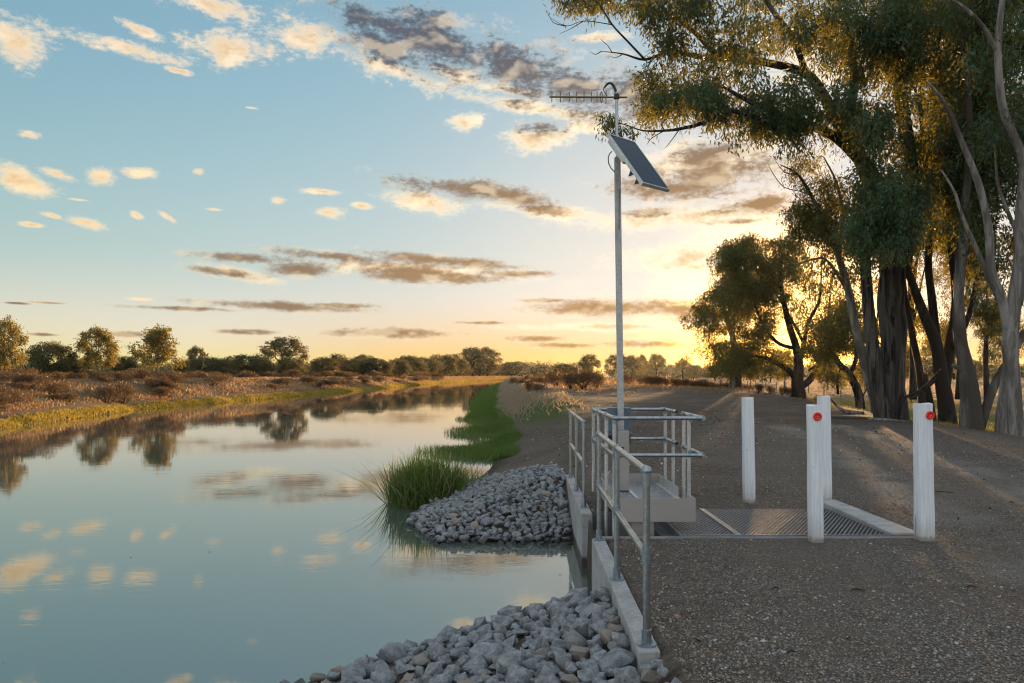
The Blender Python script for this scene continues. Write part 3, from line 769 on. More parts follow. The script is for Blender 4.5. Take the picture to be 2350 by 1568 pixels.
def line(x, off, step, wd):
    fr2 = k.math('FRACT', k.math('DIVIDE', k.math('SUBTRACT', x, off), step)); return k.math('LESS_THAN', fr2, wd)
ln = k.math('MAXIMUM', line(u, u0_+.012, LS/9.2, .045), line(v, v0_+.012, LH/4.2, .05))
bus = line(v, v0_+.03, LH/12.6, .05)
c = k.mix(k.noise(k.pos(), 14, 2), (.012, .022, .04), (.02, .035, .06))
c = k.mix(k.math('MULTIPLY', bus, .2), c, (.09, .11, .13)); c = k.mix(k.math('MULTIPLY', ln, .3), c, (.14, .17, .19))
setp(k, p, c, .35, spec=.12)
pbox('panel_glass', .0145, LS-.0145, .0145, LH-.0145, -.012, -.004, m, sp)
pbox('panel_back', .0145, LS-.0145, .0145, LH-.0145, -.02, -.0125, M['alu_plate'], sp)
pbox('mounting_channel', .02, .40, .05, .11, -.095, -.041, M['alu'], sp, .003)
pbox('mounting_channel', .30, .42, .10, .36, -.075, -.041, M['alu_plate'], sp, .003)
for u0 in (.50, .64):
    c = T1 + su*u0 + hu*.09 - nu*.041
    mb = MB(); mb.add([c, c+su*.12, c+su*.05-nu*.10, c+hu*.012, c+su*.12+hu*.012, c+su*.05-nu*.10+hu*.012], [(0,1,2),(3,5,4),(0,3,4,1),(1,4,5,2),(2,5,3,0)])
    mb.build('bracket', M['dark_metal'], sp)
mb = MB(); mb.tube([T1+Vector((.06+a, .12, z)) for a, z in ((0, -.17), (-.03, -.20), (-.045, -.25), (-.04, -.31), (-.01, -.37), (.04, -.42))], .006, 8)
mb.build('panel_cable', M['black'], ms, smooth='auto')

# ------------------------------------------------------------ timber posts
m, k, p = material('white_painted_timber')
o = k.obj(); gr = k.noise(k.mapping(o, scale=(1, 1, .05)), 60, 4, .6); sp_ = k.noise(o, 26, 4, .7); wv = k.noise(k.mapping(o, scale=(1, 1, .12)), 16, 2)
c = k.mix(k.ramp(gr, .35, .7), (.66, .68, .70), (.80, .81, .82))
c = k.mix(k.math('MULTIPLY', k.ramp(sp_, .66, .71), .7), c, (.25, .23, .21))
c = k.mix(k.ramp(wv, .70, .76), c, (.30, .29, .28))
z = k.node('ShaderNodeSeparateXYZ'); k.l.new(k.pos(), z.inputs[0])
c = k.mix(k.ramp(k.math('ADD', z.outputs[2], k.math('MULTIPLY', sp_, .12)), .07, .13, .9, 0), c, (.17, .14, .11))
c = k.mix(k.math('MULTIPLY', k.ramp(k.math('ADD', z.outputs[2], k.math('MULTIPLY', gr, .25)), .12, .42, 1, 0), .5), c, (.36, .31, .25))
setp(k, p, c, .6, normal=k.bump(gr, .6, .008)); M['post'] = m
m, k, p = material('red_reflector'); setp(k, p, (.75, .012, .008), .25); M['red'] = m
def bollard(name_label, x, y, wd, hgt, lean, seed, disc=None):
    t = thing('marker_post', name_label, 'post', (x, y, 0), 'white timber marker posts')
    r = random.Random(seed); mb = MB(); n = 24; lv = 18
    ph = [r.uniform(0, 6) for _ in range(4)]
    for j in range(lv+1):
        z = -.15 + (hgt+.15)*j/lv; q = 1 + .025*math.sin(z*3+ph[0]) + .015*math.sin(z*9+ph[1])
        if j == lv: z = hgt
        for i in range(n):
            a = 2*math.pi*i/n
            e = 1/ (abs(math.cos(a))**5+abs(math.sin(a))**5)**.2
            rad = wd/2*q*(e*.93)*(1+.015*math.sin(5*a+ph[2]+z*2))
            mb.v.append((x+lean*(z/hgt)+rad*math.cos(a), y+rad*.85*math.sin(a), z + (.006*math.sin(a*2+ph[3]) if j == lv else 0)))
    for j in range(lv):
        for i in range(n):
            a = j*n+i; b = j*n+(i+1) % n; mb.f.append((a, b, b+n, a+n))
    mb.f.append(tuple(lv*n+i for i in range(n)))
    mb.build('timber', M['post'], t, smooth='auto')
    if disc:
        dx, dz, rd = disc; yf = y - wd/2*.85 - .004
        d = MB(); pr = [(0, .0), (.25, .0), (.3, .004), (.85, .006), (1, .001), (1, -.012)]
        N = 28; d.v.append((x+dx, yf-.002, dz))
        for (q, hh) in pr[1:]:
            for i in range(N):
                a = 2*math.pi*i/N; d.v.append((x+dx+rd*q*math.cos(a), yf-hh, dz+rd*q*math.sin(a)))
        for i in range(N): d.f.append((0, 1+i, 1+(i+1) % N))
        for j in range(len(pr)-2):
            for i in range(N):
                a = 1+j*N+i; b = 1+j*N+(i+1) % N; d.f.append((a, a+N, b+N, b))
        ro = d.build('red_reflector', M['red'], t)
        MB().ball((x+dx, yf-.004, dz), .006, 8, 5).build('screw', M['alu'], ro)
bollard('plain white timber post beside the platform, farthest from the kerb block', 2.915, 8.84, .145, 1.29, -.018, 1)
bollard('plain white timber post standing half hidden behind the post with a red disc', 3.87, 8.88, .152, 1.31, -.022, 2)
bollard('white timber post with a red disc in front of the middle of the steel grating', 2.865, 6.78, .135, 1.285, -.018, 3, (-.008, 1.18, .040))
bollard('white timber post with a red disc just beyond the end of the concrete kerb', 3.92, 6.83, .163, 1.30, -.02, 4, (.014, 1.19, .039))

# ------------------------------------------------------------ riprap
def rock_proto(seed):
    r = random.Random(seed); bm = bmesh.new()
    sx, sy, sz = r.uniform(.85, 1.25), r.uniform(.7, 1.), r.uniform(.55, .85)
    for _ in range(13):
        v = Vector((r.gauss(0, 1), r.gauss(0, 1), r.gauss(0, 1))).normalized()*r.uniform(.85, 1.1)
        bm.verts.new((v.x*sx, v.y*sy, v.z*sz))
    bmesh.ops.convex_hull(bm, input=bm.verts)
    bmesh.ops.delete(bm, geom=[v for v in bm.verts if not v.link_faces], context='VERTS')
    bmesh.ops.dissolve_limit(bm, angle_limit=.22, verts=bm.verts, edges=bm.edges)
    bmesh.ops.bevel(bm, geom=bm.edges[:], offset=.05, segments=2, affect='EDGES', profile=.55)
    bmesh.ops.triangulate(bm, faces=bm.faces)
    bmesh.ops.subdivide_edges(bm, edges=bm.edges[:], cuts=1, use_grid_fill=True)
    for v in bm.verts:
        q = v.co*1.6+Vector((seed*3.1, 0, 0)); v.co += v.co.normalized()*(.07*mnoise.noise(q)+.05*mnoise.noise(q*3.7))
    me = bpy.data.meshes.new('rock'); bm.to_mesh(me); bm.free()
    me.polygons.foreach_set('use_smooth', np.ones(len(me.polygons), dtype=bool)); return me
m, k, p = material('granite')
o = k.vm('ADD', k.obj(), k.vm('SCALE', (13, 7, 5), scale=k.rand()))
rd = k.rand(); f = k.noise(o, 2.2, 5, .6); s1 = k.noise(o, 9, 4, .75); s2 = k.vor(o, 8)
c = k.mix(k.ramp(f, .3, .7), (.165, .172, .175), (.37, .378, .375))
c = k.mix(k.ramp(rd, .74, .84), c, (.33, .265, .205)); 
r2_ = k.math('FRACT', k.math('MULTIPLY', rd, 7.31)); c = k.mix(k.math('MULTIPLY', k.ramp(r2_, 0, 1), .4), c, (.20, .21, .22))
c = k.mix(k.math('MULTIPLY', k.ramp(s1, .55, .68), .75), c, (.055, .055, .06)); c = k.mix(k.math('MULTIPLY', k.ramp(s2, .0, .22, 1, 0), .4), c, (.55, .55, .53))
lich = k.noise(o, 1.3, 4, .7); c = k.mix(k.math('MULTIPLY', k.ramp(lich, .62, .7), .6), c, (.34, .30, .17))
z = k.node('ShaderNodeSeparateXYZ'); k.l.new(k.pos(), z.inputs[0])
wet = k.ramp(z.outputs[2], WATER+.03, WATER+.09, 1, 0); c = k.mix(k.math('MULTIPLY', wet, .8), c, (.03, .03, .024))
setp(k, p, c, k.math('MULTIPLY_ADD', wet, -.5, .85), normal=k.bump(k.math('ADD', k.math('MULTIPLY', f, 2), s1), .5, .05), spec=.25)
M['granite'] = m
protos = [rock_proto(i+1) for i in range(16)]
for q in protos: q.materials.append(M['granite'])
def place_rocks(x0, x1, y0, y1, surf, rmin, rmax, tries, sep, seed):
    r = random.Random(seed); pts = []; cellsz = rmax*2; grid = {}
    rg_ = np.random.default_rng(seed); XX = rg_.uniform(x0, x1, tries); YY = rg_.uniform(y0, y1, tries); ZZ = surf(XX, YY)
    for x, y, z in zip(XX.tolist(), YY.tolist(), ZZ.tolist()):
        if z < -50: continue
        rad = rmin+(rmax-rmin)*r.random()**1.6; key = (int(x//cellsz), int(y//cellsz)); bad = False
        for a in (-1, 0, 1):
            for b in (-1, 0, 1):
                for (X_, Y_, R_) in grid.get((key[0]+a, key[1]+b), ()):
                    if (X_-x)**2+(Y_-y)**2 < ((R_+rad)*sep)**2: bad = True
        if bad: continue
        grid.setdefault(key, []).append((x, y, rad)); pts.append((x, y, z+rad*.28, rad))
    return pts
def surf_near(x, y):
    z = height(x, np.minimum(y, 9)) + .06*np.exp(-((x-.7)/.25)**2); bad = (x > XW(y)-.10) & (y > 4.0) | (x > .80) | ((y > 4.0) & (x > .76)) | (z < WATER-.2) | (y > 5.12+(x+1.43)*.72)
    return np.where(bad, -99, z)
def surf_far(x, y):
    z = np.minimum(np.minimum(WATER-.05 + (y-9.2)*.30, WATER+(x+1.5)*.27), -.02); z = np.minimum(z, height(x, y)+.06)
    bad = (x < -1.5+np.maximum(0, 10.4-y)*.45) | (x > XW(y)-.11) | (y > 12.3+np.maximum(0, (.8-x))*.75) | (y > 13.6) | (z < WATER-.13)
    return np.where(bad, -99, z)
pA = place_rocks(-1.6, 1.1, 3.0, 6.6, surf_near, .065, .135, 9000, .68, 1) + place_rocks(-1.5, .9, 3.0, 6.4, surf_near, .035, .075, 4000, .75, 5)
pB = place_rocks(-1.75, .8, 9.0, 13.7, surf_far, .055, .11, 26000, .66, 2) + place_rocks(-2.1, .7, 9.2, 13.7, lambda x, y: surf_far(x, y)+.05, .04, .075, 1500, .8, 6)
pA = [q for q in pA if q[1] > 3.45 and q[0] > -.46*q[1]-0.2 or q[1] > 4.4]
inview = lambda q: (EYE-q[2])*F/q[1]+862 < 1630
pA = [q for q in pA if inview(q)]
pA.sort(key=lambda q: q[1]/q[3]); pB.sort(key=lambda q: q[1]/q[3])
def put_rock(q, r, label, group):
    x, y, z, rad = q
    o_ = bpy.data.objects.new('rock', protos[r.randrange(16)]); col.objects.link(o_)
    o_.location = (x, y, z); o_.rotation_euler = (r.uniform(-.5, .5), r.uniform(-.5, .5), r.uniform(0, 6.28)); o_.scale = (rad*r.uniform(.95, 1.2),)*3
    return tag(o_, label, 'rock', group)
r = random.Random(3)
nA = min(len(pA), 150)
for i, q in enumerate(pA):
    if i < 150: put_rock(q, r, 'rough grey granite rock in the pile at the foot of the near wall', 'rocks in the near pile')
for i, q in enumerate(pB[:300-nA]):
    put_rock(q, r, 'grey granite rock in the broad pile sloping to the water beside the far wall', 'rocks in the far pile')
rest = pA[150:] + pB[300-nA:]
vs, fs, off = [], [], 0
pv = []
for me in protos:
    a = np.empty(len(me.vertices)*3, np.float32); me.vertices.foreach_get('co', a); a = a.reshape(-1, 3)
    b = np.array([tuple(pp.vertices) for pp in me.polygons if len(pp.vertices) == 3]); pv.append((a, b))
cols = []
for q in rest:
    a, b = pv[r.randrange(16)]
    mt = np.array(Euler((r.uniform(-.5, .5), r.uniform(-.5, .5), r.uniform(0, 6.28))).to_matrix())
    vs.append(a@mt.T*q[3]*r.uniform(.95, 1.2)+np.array(q[:3])); fs.append(b+off); off += len(a)
if rest:
    m2 = M['granite'].copy(); 
    nt = NT(m2.node_tree)
    for n_ in m2.node_tree.nodes:      # these are in world size: scale the grain up to match
        if n_.type == 'TEX_COORD': tcn = n_
    sc9 = nt.vm('SCALE', tcn.outputs['Object'], scale=10)
    for l_ in list(m2.node_tree.links):
        if l_.from_node == tcn and l_.to_node.type == 'VECT_MATH' and l_.to_node.operation == 'ADD':
            ts_ = l_.to_socket; m2.node_tree.links.remove(l_); m2.node_tree.links.new(sc9, ts_)
    tag(link('rubble', np_mesh('rubble', np.concatenate(vs), np.concatenate(fs), 3), m2, smooth=True), kind='stuff')
print('rocks', len(pA), len(pB), 'rest', len(rest))
# ------------------------------------------------------------ leaves
def leaf_quads(C, D, L, W, r):
    """one narrow leaf per row: centre C, direction D, length L, width W"""
    n = len(C)
    S = np.cross(D, r.normal(0, 1, (n, 3))); S /= np.linalg.norm(S, axis=1)[:, None]+1e-9
    d = D*(L/2)[:, None]; s = S*(W/2)[:, None]
    v = np.stack([C-d, C-d*.1+s, C+d, C-d*.1-s], 1)
    return v.reshape(-1, 3)
def quad_mesh(name, V): return np_mesh(name, V, np.arange(len(V)).reshape(-1, 4), 4)
def hang_clumps(P, rad, n_str, leaf, r, droop=.85, nleaf=8, slen=.5, asp=.25):
    """P (k,3) clump centres, rad (k,): strings of leaves hanging through each clump"""
    k_ = len(P)
    idx = np.repeat(np.arange(k_), n_str); m_ = len(idx)
    u = r.normal(0, 1, (m_, 3)); u /= np.linalg.norm(u, axis=1)[:, None]
    st = P[idx] + u*(rad[idx]*r.random(m_)**.45)[:, None]*np.array([1, 1, .75])
    dr = u*.55 + r.normal(0, .35, (m_, 3)); dr[:, 2] -= droop*1.3
    dr /= np.linalg.norm(dr, axis=1)[:, None]
    sl = slen*r.uniform(.4, 1.2, m_)
    t = (np.arange(nleaf)+.5)/nleaf
    C = st[:, None, :] + dr[:, None, :]*(sl[:, None]*t[None])[:, :, None] + r.normal(0, leaf*.45, (m_, nleaf, 3))
    C[:, :, 2] -= (t**2)[None]*sl[:, None]*.25*droop
    C = C.reshape(-1, 3); n = len(C)
    D = np.repeat(dr, nleaf, 0)*.7 + r.normal(0, .45, (n, 3)); D[:, 2] -= droop*.5
    D /= np.linalg.norm(D, axis=1)[:, None]
    return leaf_quads(C, D, leaf*r.uniform(.6, 1.3, n), leaf*asp*r.uniform(.7, 1.3, n), r)
def inpoly(x, y, poly):
    c = np.zeros(len(x), bool); j = len(poly)-1
    for i in range(len(poly)):
        xi, yi = poly[i]; xj, yj = poly[j]
        c ^= ((yi > y) != (yj > y)) & (x < (xj-xi)*(y-yi)/(yj-yi+1e-9)+xi); j = i
    return c
def wob(a, b, n, amp, r):
    """a crooked path from a to b"""
    a, b = Vector(a), Vector(b); L = (b-a).length; out = [a]
    for i in range(1, n):
        t = i/n; p = a.lerp(b, t); w_ = math.sin(t*math.pi)
        out.append(p + Vector((r.uniform(-1, 1), r.uniform(-1, 1), r.uniform(-1, 1)+.35))*amp*L*w_)
    return out+[b]
def smooth_path(pts, rad, n=4):
    """Catmull-Rom through the given points"""
    P = [Vector(p) for p in pts]; out, ro = [], []
    for i in range(len(P)-1):
        p0, p1, p2, p3 = P[max(i-1, 0)], P[i], P[i+1], P[min(i+2, len(P)-1)]
        for j in range(n):
            t = j/n
            out.append(.5*((2*p1)+(p2-p0)*t+(2*p0-5*p1+4*p2-p3)*t*t+(-p0+3*p1-3*p2+p3)*t**3)); ro.append(rad[i]*(1-t)+rad[i+1]*t)
    return out+[P[-1]], ro+[rad[-1]]

class Tree:
    """trunk and limbs as one mesh, leaves as another"""
    def __init__(s, seed): s.mb = MB(); s.r = random.Random(seed); s.g = np.random.default_rng(seed); s.V = []; s.nodes = []
    def limb(s, pts, rad, n=10, jit=.12, sub=4):
        p, ro = smooth_path(pts, rad, sub)
        s.mb.tube(p, ro, n, cap=True, jit=jit)
        for q, a in zip(p, ro): s.nodes.append((q, a))
    def clumps(s, P, rad, n_str, leaf, droop=.6, slen=.5, nleaf=8, twig=True, reach=6, skip=.3, asp=.25):
        P = np.array(P, dtype=float).reshape(-1, 3); rad = np.broadcast_to(np.asarray(rad, dtype=float), (len(P),)).copy()
        if twig:
            order = np.argsort([min((Vector(q)-n_[0]).length for n_ in s.nodes) for q in P])
            for i in order:
                q = Vector(P[i])
                if s.r.random() < skip: continue
                best = min(s.nodes, key=lambda n_: (q-n_[0]).length + (2 if n_[0].z > q.z+1.5 else 0))
                L = (q-best[0]).length
                if L > reach or L < .15: continue
                r0 = min(best[1]*.6, .012+.011*L)
                pts = wob(best[0], q, 4, .10, s.r); rs = [r0*(1-.75*j/4) for j in range(5)]
                s.mb.tube(pts, rs, 5, cap=False)
                for j in (2, 3, 4): s.nodes.append((pts[j], rs[j]))
        s.V.append(hang_clumps(P, rad, n_str, leaf, s.g, droop, nleaf, slen, asp))
    def fill(s, poly, Y0, Y1, count, rad, n_str, leaf, clus=6, **kw):
        """clumps spread through a volume whose outline seen from the road is poly"""
        xs_, ys_ = zip(*poly); P = []; heads = []
        def one():
            while True:
                a, b = s.r.uniform(min(xs_), max(xs_)), s.r.uniform(min(ys_), max(ys_))
                if inpoly(np.array([a]), np.array([b]), poly)[0]: return at(a, b, s.r.uniform(Y0, Y1))
        if clus:
            heads = [one() for _ in range(max(2, count//clus))]
            while len(P) < count:      # boughs carry their leaves in bunches, with gaps between
                h = s.r.choice(heads); sg = rad*1.15
                q = h + Vector((s.r.gauss(0, sg), s.r.gauss(0, sg), s.r.gauss(0, sg*.8)))
                u, v = 1175+F*q.x/q.y, 862-F*(q.z-EYE)/q.y
                if inpoly(np.array([u]), np.array([v]), poly)[0] or s.r.random() < .12: P.append(q)
        else: P = [one() for _ in range(count)]
        s.clumps(P, s.g.uniform(rad*.6, rad*1.3, count), n_str, leaf, **kw)
    def done(s, label, group, base, bark, leafm, name='gum_tree', cat='tree'):
        t = thing(name, label, cat, base, group)
        s.mb.build('trunk', bark, t, smooth=True)
        if s.V: link('crown', quad_mesh('crown', np.concatenate(s.V)), leafm, t)
        return t

# ------------------------------------------------------------ the big gums at the roadside
G = 'gum trees on the right of the track'
def pp(lst, Y):
    """photo points, each with its own distance offset"""
    return [at(x, y, Y+(d[0] if d else 0)) for x, y, *d in lst]

# the great leaning gum whose limbs reach over the track
T = Tree(101); Y = 25
T.limb(pp([(2062,1010),(2052,960),(2047,880),(2050,780),(2046,690),(2048,600),(2030,510),(1998,410),(1955,330)], Y), [.62,.47,.42,.41,.41,.43,.33,.28,.23], 18, .22, 5)
T.limb(pp([(2035,985),(2014,900),(2003,800),(1992,700),(1985,600),(1975,500)], Y-.4), [.34,.26,.21,.19,.17,.13], 12)
T.limb(pp([(2050,620),(2085,520),(2090,400),(2075,280),(2060,150),(2050,0),(2050,-120)], Y), [.36,.28,.25,.22,.19,.14,.08], 12)
T.limb(pp([(1955,330),(1925,285),(1890,220),(1850,170),(1765,145),(1690,136),(1615,132),(1540,120),(1480,137),(1430,124),(1380,118)], Y), [.22,.20,.17,.15,.13,.11,.09,.065,.045,.025,.008], 9, .15)
T.limb(pp([(1975,370),(1925,320,-.5),(1870,292,-1),(1815,272,-1.5),(1735,240,-2),(1660,200,-2)], Y), [.2,.17,.15,.13,.09,.04], 9)
T.limb(pp([(1870,292,-1),(1790,300,-1.5),(1735,272,-2),(1675,255,-2.4),(1615,282,-2.8),(1560,296,-3),(1525,300,-3.2),(1475,300,-3.4),(1430,285,-3.6),(1395,282,-3.6)], Y), [.12,.10,.09,.07,.06,.05,.04,.025,.014,.006], 8)
T.limb(pp([(1690,136),(1640,122),(1600,80),(1555,45),(1520,20),(1480,-30)], Y), [.10,.09,.08,.06,.05,.02], 8)
T.limb(pp([(1480,137),(1440,95),(1405,57),(1375,10),(1340,-30)], Y), [.04,.035,.03,.025,.01], 7)
T.limb(pp([(1850,170),(1820,90),(1770,20),(1720,-60)], Y), [.12,.10,.08,.04], 8)
T.limb(pp([(1940,300),(1960,190),(1950,80),(1930,-60)], Y), [.18,.15,.12,.07], 8)
for pts in ([(1380,118),(1367,125),(1355,119)], [(1405,122),(1395,105),(1383,95),(1378,88)], [(1430,124),(1412,133),(1400,128)], [(1405,57),(1340,48),(1300,60),(1262,40)], [(1340,48),(1310,66),(1284,78)],
            [(1525,300,-3.2),(1495,318,-3.2),(1485,332,-3.2)], [(1560,296,-3),(1535,330,-3),(1525,340,-3)], [(1395,282,-3.6),(1380,265,-3.6)], [(1300,60),(1270,52),(1255,25)], [(1375,10),(1330,20),(1290,8),(1240,-10)]):
    T.limb(pp(pts, Y), [.02]+[.012]*(len(pts)-2)+[.005], 5, 0, 3)
LF = .20
T.fill([(1475,-90),(1455,30),(1450,90),(1470,150),(1462,215),(1480,262),(1520,262),(1560,215),(1650,210),(1700,250),(1730,290),(1780,290),(1850,285),(1930,330),(1960,300),(1980,-90)], Y-3.5, Y+3, 300, .42, 15, LF, slen=.46, clus=10)
T.fill([(1480,215),(1490,270),(1530,262),(1600,245),(1680,230),(1620,190)], Y-4, Y-1, 55, .34, 10, LF, slen=.45, clus=0)
T.fill([(1600,240),(1640,225),(1760,250),(1830,290),(1800,315),(1700,295)], Y-3, Y, 45, .35, 15, LF, slen=.5)
T.fill([(1930,60),(1960,320),(1975,420),(1965,520),(1985,600),(2040,620),(2080,560),(2130,420),(2150,200),(2130,-80),(1940,-80)], Y-3.5, Y+.5, 310, .44, 15, LF, slen=.62, clus=7)
T.fill([(1975,380),(1965,560),(2000,600),(2020,560),(2040,480),(2030,400)], Y-2.6, Y-.6, 60, .34, 11, LF, slen=.6, clus=0)
T.fill([(1235,-20),(1300,-20),(1420,-30),(1440,20),(1380,18),(1330,5),(1270,6)], Y-1, Y+1, 26, .28, 10, LF, slen=.5, skip=.1)
T.fill([(1386,262),(1410,262),(1440,285),(1470,300),(1440,305),(1400,300)], Y-3.9, Y-3.3, 13, .17, 5, LF*.85, slen=.38, skip=0, clus=0)
T.done('huge dark-barked gum leaning over the track, its long limbs hanging above the solar panel', G, at(2060,975,Y), M['barkdark'], M['leafA'])

# slender leaning gum in front of it
T = Tree(102); Y = 28
T.limb(pp([(2022,1000),(2010,930),(1988,850),(1965,760),(1950,680),(1925,590),(1897,520),(1862,450),(1830,400),(1790,378)], Y), [.26,.2,.17,.16,.15,.12,.10,.07,.04,.015], 10)
T.limb(pp([(1950,680),(1900,600),(1862,596),(1830,606),(1780,605)], Y), [.06,.05,.04,.03,.01], 6)
T.limb(pp([(1925,590),(1935,500),(1920,420),(1890,360)], Y), [.09,.07,.05,.02], 7)
for a in ([(1862,450),(1840,440),(1800,430),(1775,400),(1762,375)], [(1830,400),(1800,395),(1775,362)], [(1897,520),(1860,520),(1825,500)], [(1880,490),(1850,470),(1820,440)]): T.limb(pp(a, Y), [.035]+[.018]*(len(a)-2)+[.005], 5, 0, 3)
T.fill([(1815,470),(1840,440),(1800,400),(1835,370),(1900,350),(1960,400),(1975,560),(1950,600),(1900,560),(1850,560),(1815,530)], Y-2, Y+2, 105, .42, 18, .16, slen=.5)
T.fill([(1850,560),(1900,560),(1960,600),(1975,700),(1940,700),(1900,620)], Y-1, Y+2, 26, .35, 12, .16, slen=.5)
T.done('slender pale gum leaning left against the huge dark trunk', G, at(2020,975,Y), M['barkpale'], M['leafB'])

# many-stemmed gum behind
T = Tree(103); Y = 27
T.limb(pp([(2180,1010),(2172,940),(2160,860),(2148,790),(2120,720),(2090,640),(2062,560),(2050,470)], Y), [.36,.30,.24,.2,.17,.14,.10,.05], 10)
T.limb(pp([(2165,900),(2180,800),(2195,700),(2185,580),(2170,450),(2165,300),(2150,150)], Y+.3), [.22,.2,.17,.14,.12,.1,.05], 9)
T.limb(pp([(2150,800),(2140,700),(2130,600),(2140,480),(2120,350),(2110,200)], Y+1), [.18,.15,.13,.11,.09,.05], 9)
T.limb(pp([(2120,1000),(2118,930),(2110,850),(2090,750),(2075,650),(2080,540)], Y+2), [.2,.17,.14,.12,.09,.05], 8)
T.limb(pp([(2145,1000),(2135,930),(2122,860)], Y+1), [.16,.14,.11], 8)
T.limb(pp([(2190,800),(2225,720),(2240,640),(2245,520)], Y), [.12,.1,.08,.04], 7)
T.limb(pp([(2160,860),(2110,905),(2086,915)], Y), [.07,.05,.02], 6)
T.fill([(2080,-80),(2100,200),(2110,420),(2140,560),(2200,640),(2250,560),(2270,300),(2260,-80)], Y+.2, Y+4, 290, .50, 17, LF, slen=.58, clus=9)
T.fill([(2060,620),(2100,560),(2240,600),(2240,760),(2180,800),(2120,760),(2080,740)], Y+1, Y+5, 46, .42, 9, .15, slen=.5)
T.done('dark many-stemmed gum between the huge dark trunk and the paler trunks', G, at(2172,985,Y), M['barkbrown'], M['leafB'])

# pale gum with a thick lower trunk
T = Tree(104); Y = 22.5
T.limb(pp([(2232,1040),(2228,960),(2225,900),(2218,840),(2205,780),(2200,700),(2205,600),(2215,480),(2225,350),(2220,200),(2210,50),(2200,-80)], Y), [.38,.32,.27,.22,.18,.16,.15,.14,.12,.10,.08,.04], 12, .2)
T.limb(pp([(2218,860),(2200,845),(2186,838)], Y), [.12,.08,.05], 7)
T.limb(pp([(2250,980),(2275,900),(2300,850),(2325,810),(2350,760)], Y), [.14,.13,.12,.11,.08], 9)
T.fill([(2150,-80),(2160,150),(2175,420),(2195,560),(2240,570),(2280,420),(2300,150),(2290,-80)], Y+.3, Y+3, 170, .50, 16, LF, slen=.58, clus=9)
T.done('pale gum with a broad peeling trunk, second from the edge of the grove', G, at(2232,1000,Y), M['barkpale'], M['leafA'])

# the pale gum at the edge of the frame
T = Tree(105); Y = 19.5
T.limb(pp([(2335,1060),(2330,980),(2326,880),(2318,780),(2330,680),(2340,600),(2345,480),(2350,380),(2320,300),(2300,240),(2290,120),(2300,0),(2310,-100)], Y), [.27,.21,.18,.19,.18,.16,.14,.12,.11,.10,.09,.07,.04], 12, .18)
T.limb(pp([(2318,780),(2300,690),(2275,620),(2268,520),(2245,420),(2205,320),(2170,240),(2130,190)], Y), [.13,.12,.11,.10,.09,.07,.05,.03], 10)
T.limb(pp([(2300,700),(2270,640),(2245,580),(2210,500),(2190,440),(2160,390)], Y+.5), [.08,.07,.06,.05,.035,.02], 7)
T.limb(pp([(2330,700),(2350,600),(2380,480),(2390,300),(2400,100)], Y), [.18,.16,.14,.12,.06], 9)
T.limb(pp([(2345,560),(2310,480),(2290,420),(2282,330)], Y+1), [.06,.05,.04,.02], 6)
T.limb(pp([(2290,120),(2255,60),(2215,20),(2170,-10)], Y), [.07,.06,.05,.02], 7)
T.limb(pp([(2300,1060),(2298,980),(2305,900),(2312,820)], Y+1), [.2,.17,.14,.10], 9)
T.fill([(2190,-80),(2170,40),(2210,200),(2265,330),(2290,420),(2300,560),(2340,640),(2420,640),(2480,200),(2460,-80)], Y+.35, Y+4, 280, .46, 15, LF, slen=.52, clus=9)
T.fill([(2130,380),(2180,360),(2240,450),(2290,600),(2270,640),(2200,560)], Y+2, Y+5, 60, .45, 14, LF, slen=.5)
T.done('tall smooth pale gum at the right end of the grove, forking into two long stems', G, at(2332,1010,Y), M['barkpale'], M['leafA'])

# trees of the paddock edge, against the low sun
T = Tree(106); Y = 44
T.limb(pp([(1835,945),(1833,905),(1830,875),(1833,840),(1828,800),(1815,760),(1800,700),(1790,640),(1795,580)], Y), [.55,.42,.36,.27,.23,.2,.16,.12,.06], 11)
T.limb(pp([(1832,880),(1810,850),(1785,835),(1750,820),(1700,815)], Y), [.2,.17,.14,.1,.04], 8)
T.limb(pp([(1835,890),(1860,870),(1880,830),(1890,790),(1900,740),(1905,680)], Y), [.24,.2,.17,.13,.09,.04], 8)
T.limb(pp([(1833,850),(1845,790),(1855,740),(1880,690),(1885,620)], Y), [.17,.14,.11,.08,.04], 8)
T.limb(pp([(1830,800),(1790,790),(1760,760),(1740,720),(1720,660)], Y), [.13,.11,.1,.07,.03], 8)
T.limb(pp([(1855,850),(1890,830),(1930,815),(1960,812)], Y), [.08,.06,.04,.015], 6)
T.limb(pp([(1845,790),(1820,740),(1790,690),(1750,620)], Y), [.1,.08,.06,.03], 7)
T.fill([(1660,560),(1700,542),(1760,536),(1820,556),(1865,600),(1900,650),(1890,690),(1840,665),(1790,680),(1740,700),(1700,650),(1665,610)], Y-3, Y+3, 300, .42, 12, .21, slen=.45, clus=5)
T.fill([(1660,640),(1730,650),(1780,700),(1775,770),(1700,770),(1650,720)], Y-2.5, Y+2, 90, .45, 14, .21, slen=.45, clus=0)
T.fill([(1660,790),(1720,775),(1790,795),(1805,835),(1760,862),(1730,852),(1670,858),(1640,835)], Y-2, Y+1, 45, .42, 14, .21, slen=.5, clus=0)
T.fill([(1790,660),(1900,650),(1950,700),(1930,800),(1860,790),(1800,760)], Y-2, Y+4, 80, .5, 10, .2, slen=.5, clus=3)
T.done('spreading dark gum with a low forked trunk, the setting sun behind its crown', G, at(1835,920,Y), M['barkbrown'], M['leafB'])
T = Tree(107); Y = 56
T.limb(pp([(1687,905),(1688,880),(1686,850),(1690,825),(1680,770),(1660,710),(1655,650)], Y), [.5,.46,.42,.3,.22,.15,.06], 10)
T.limb(pp([(1688,855),(1670,838),(1650,820),(1630,790)], Y), [.2,.16,.12,.05], 7)
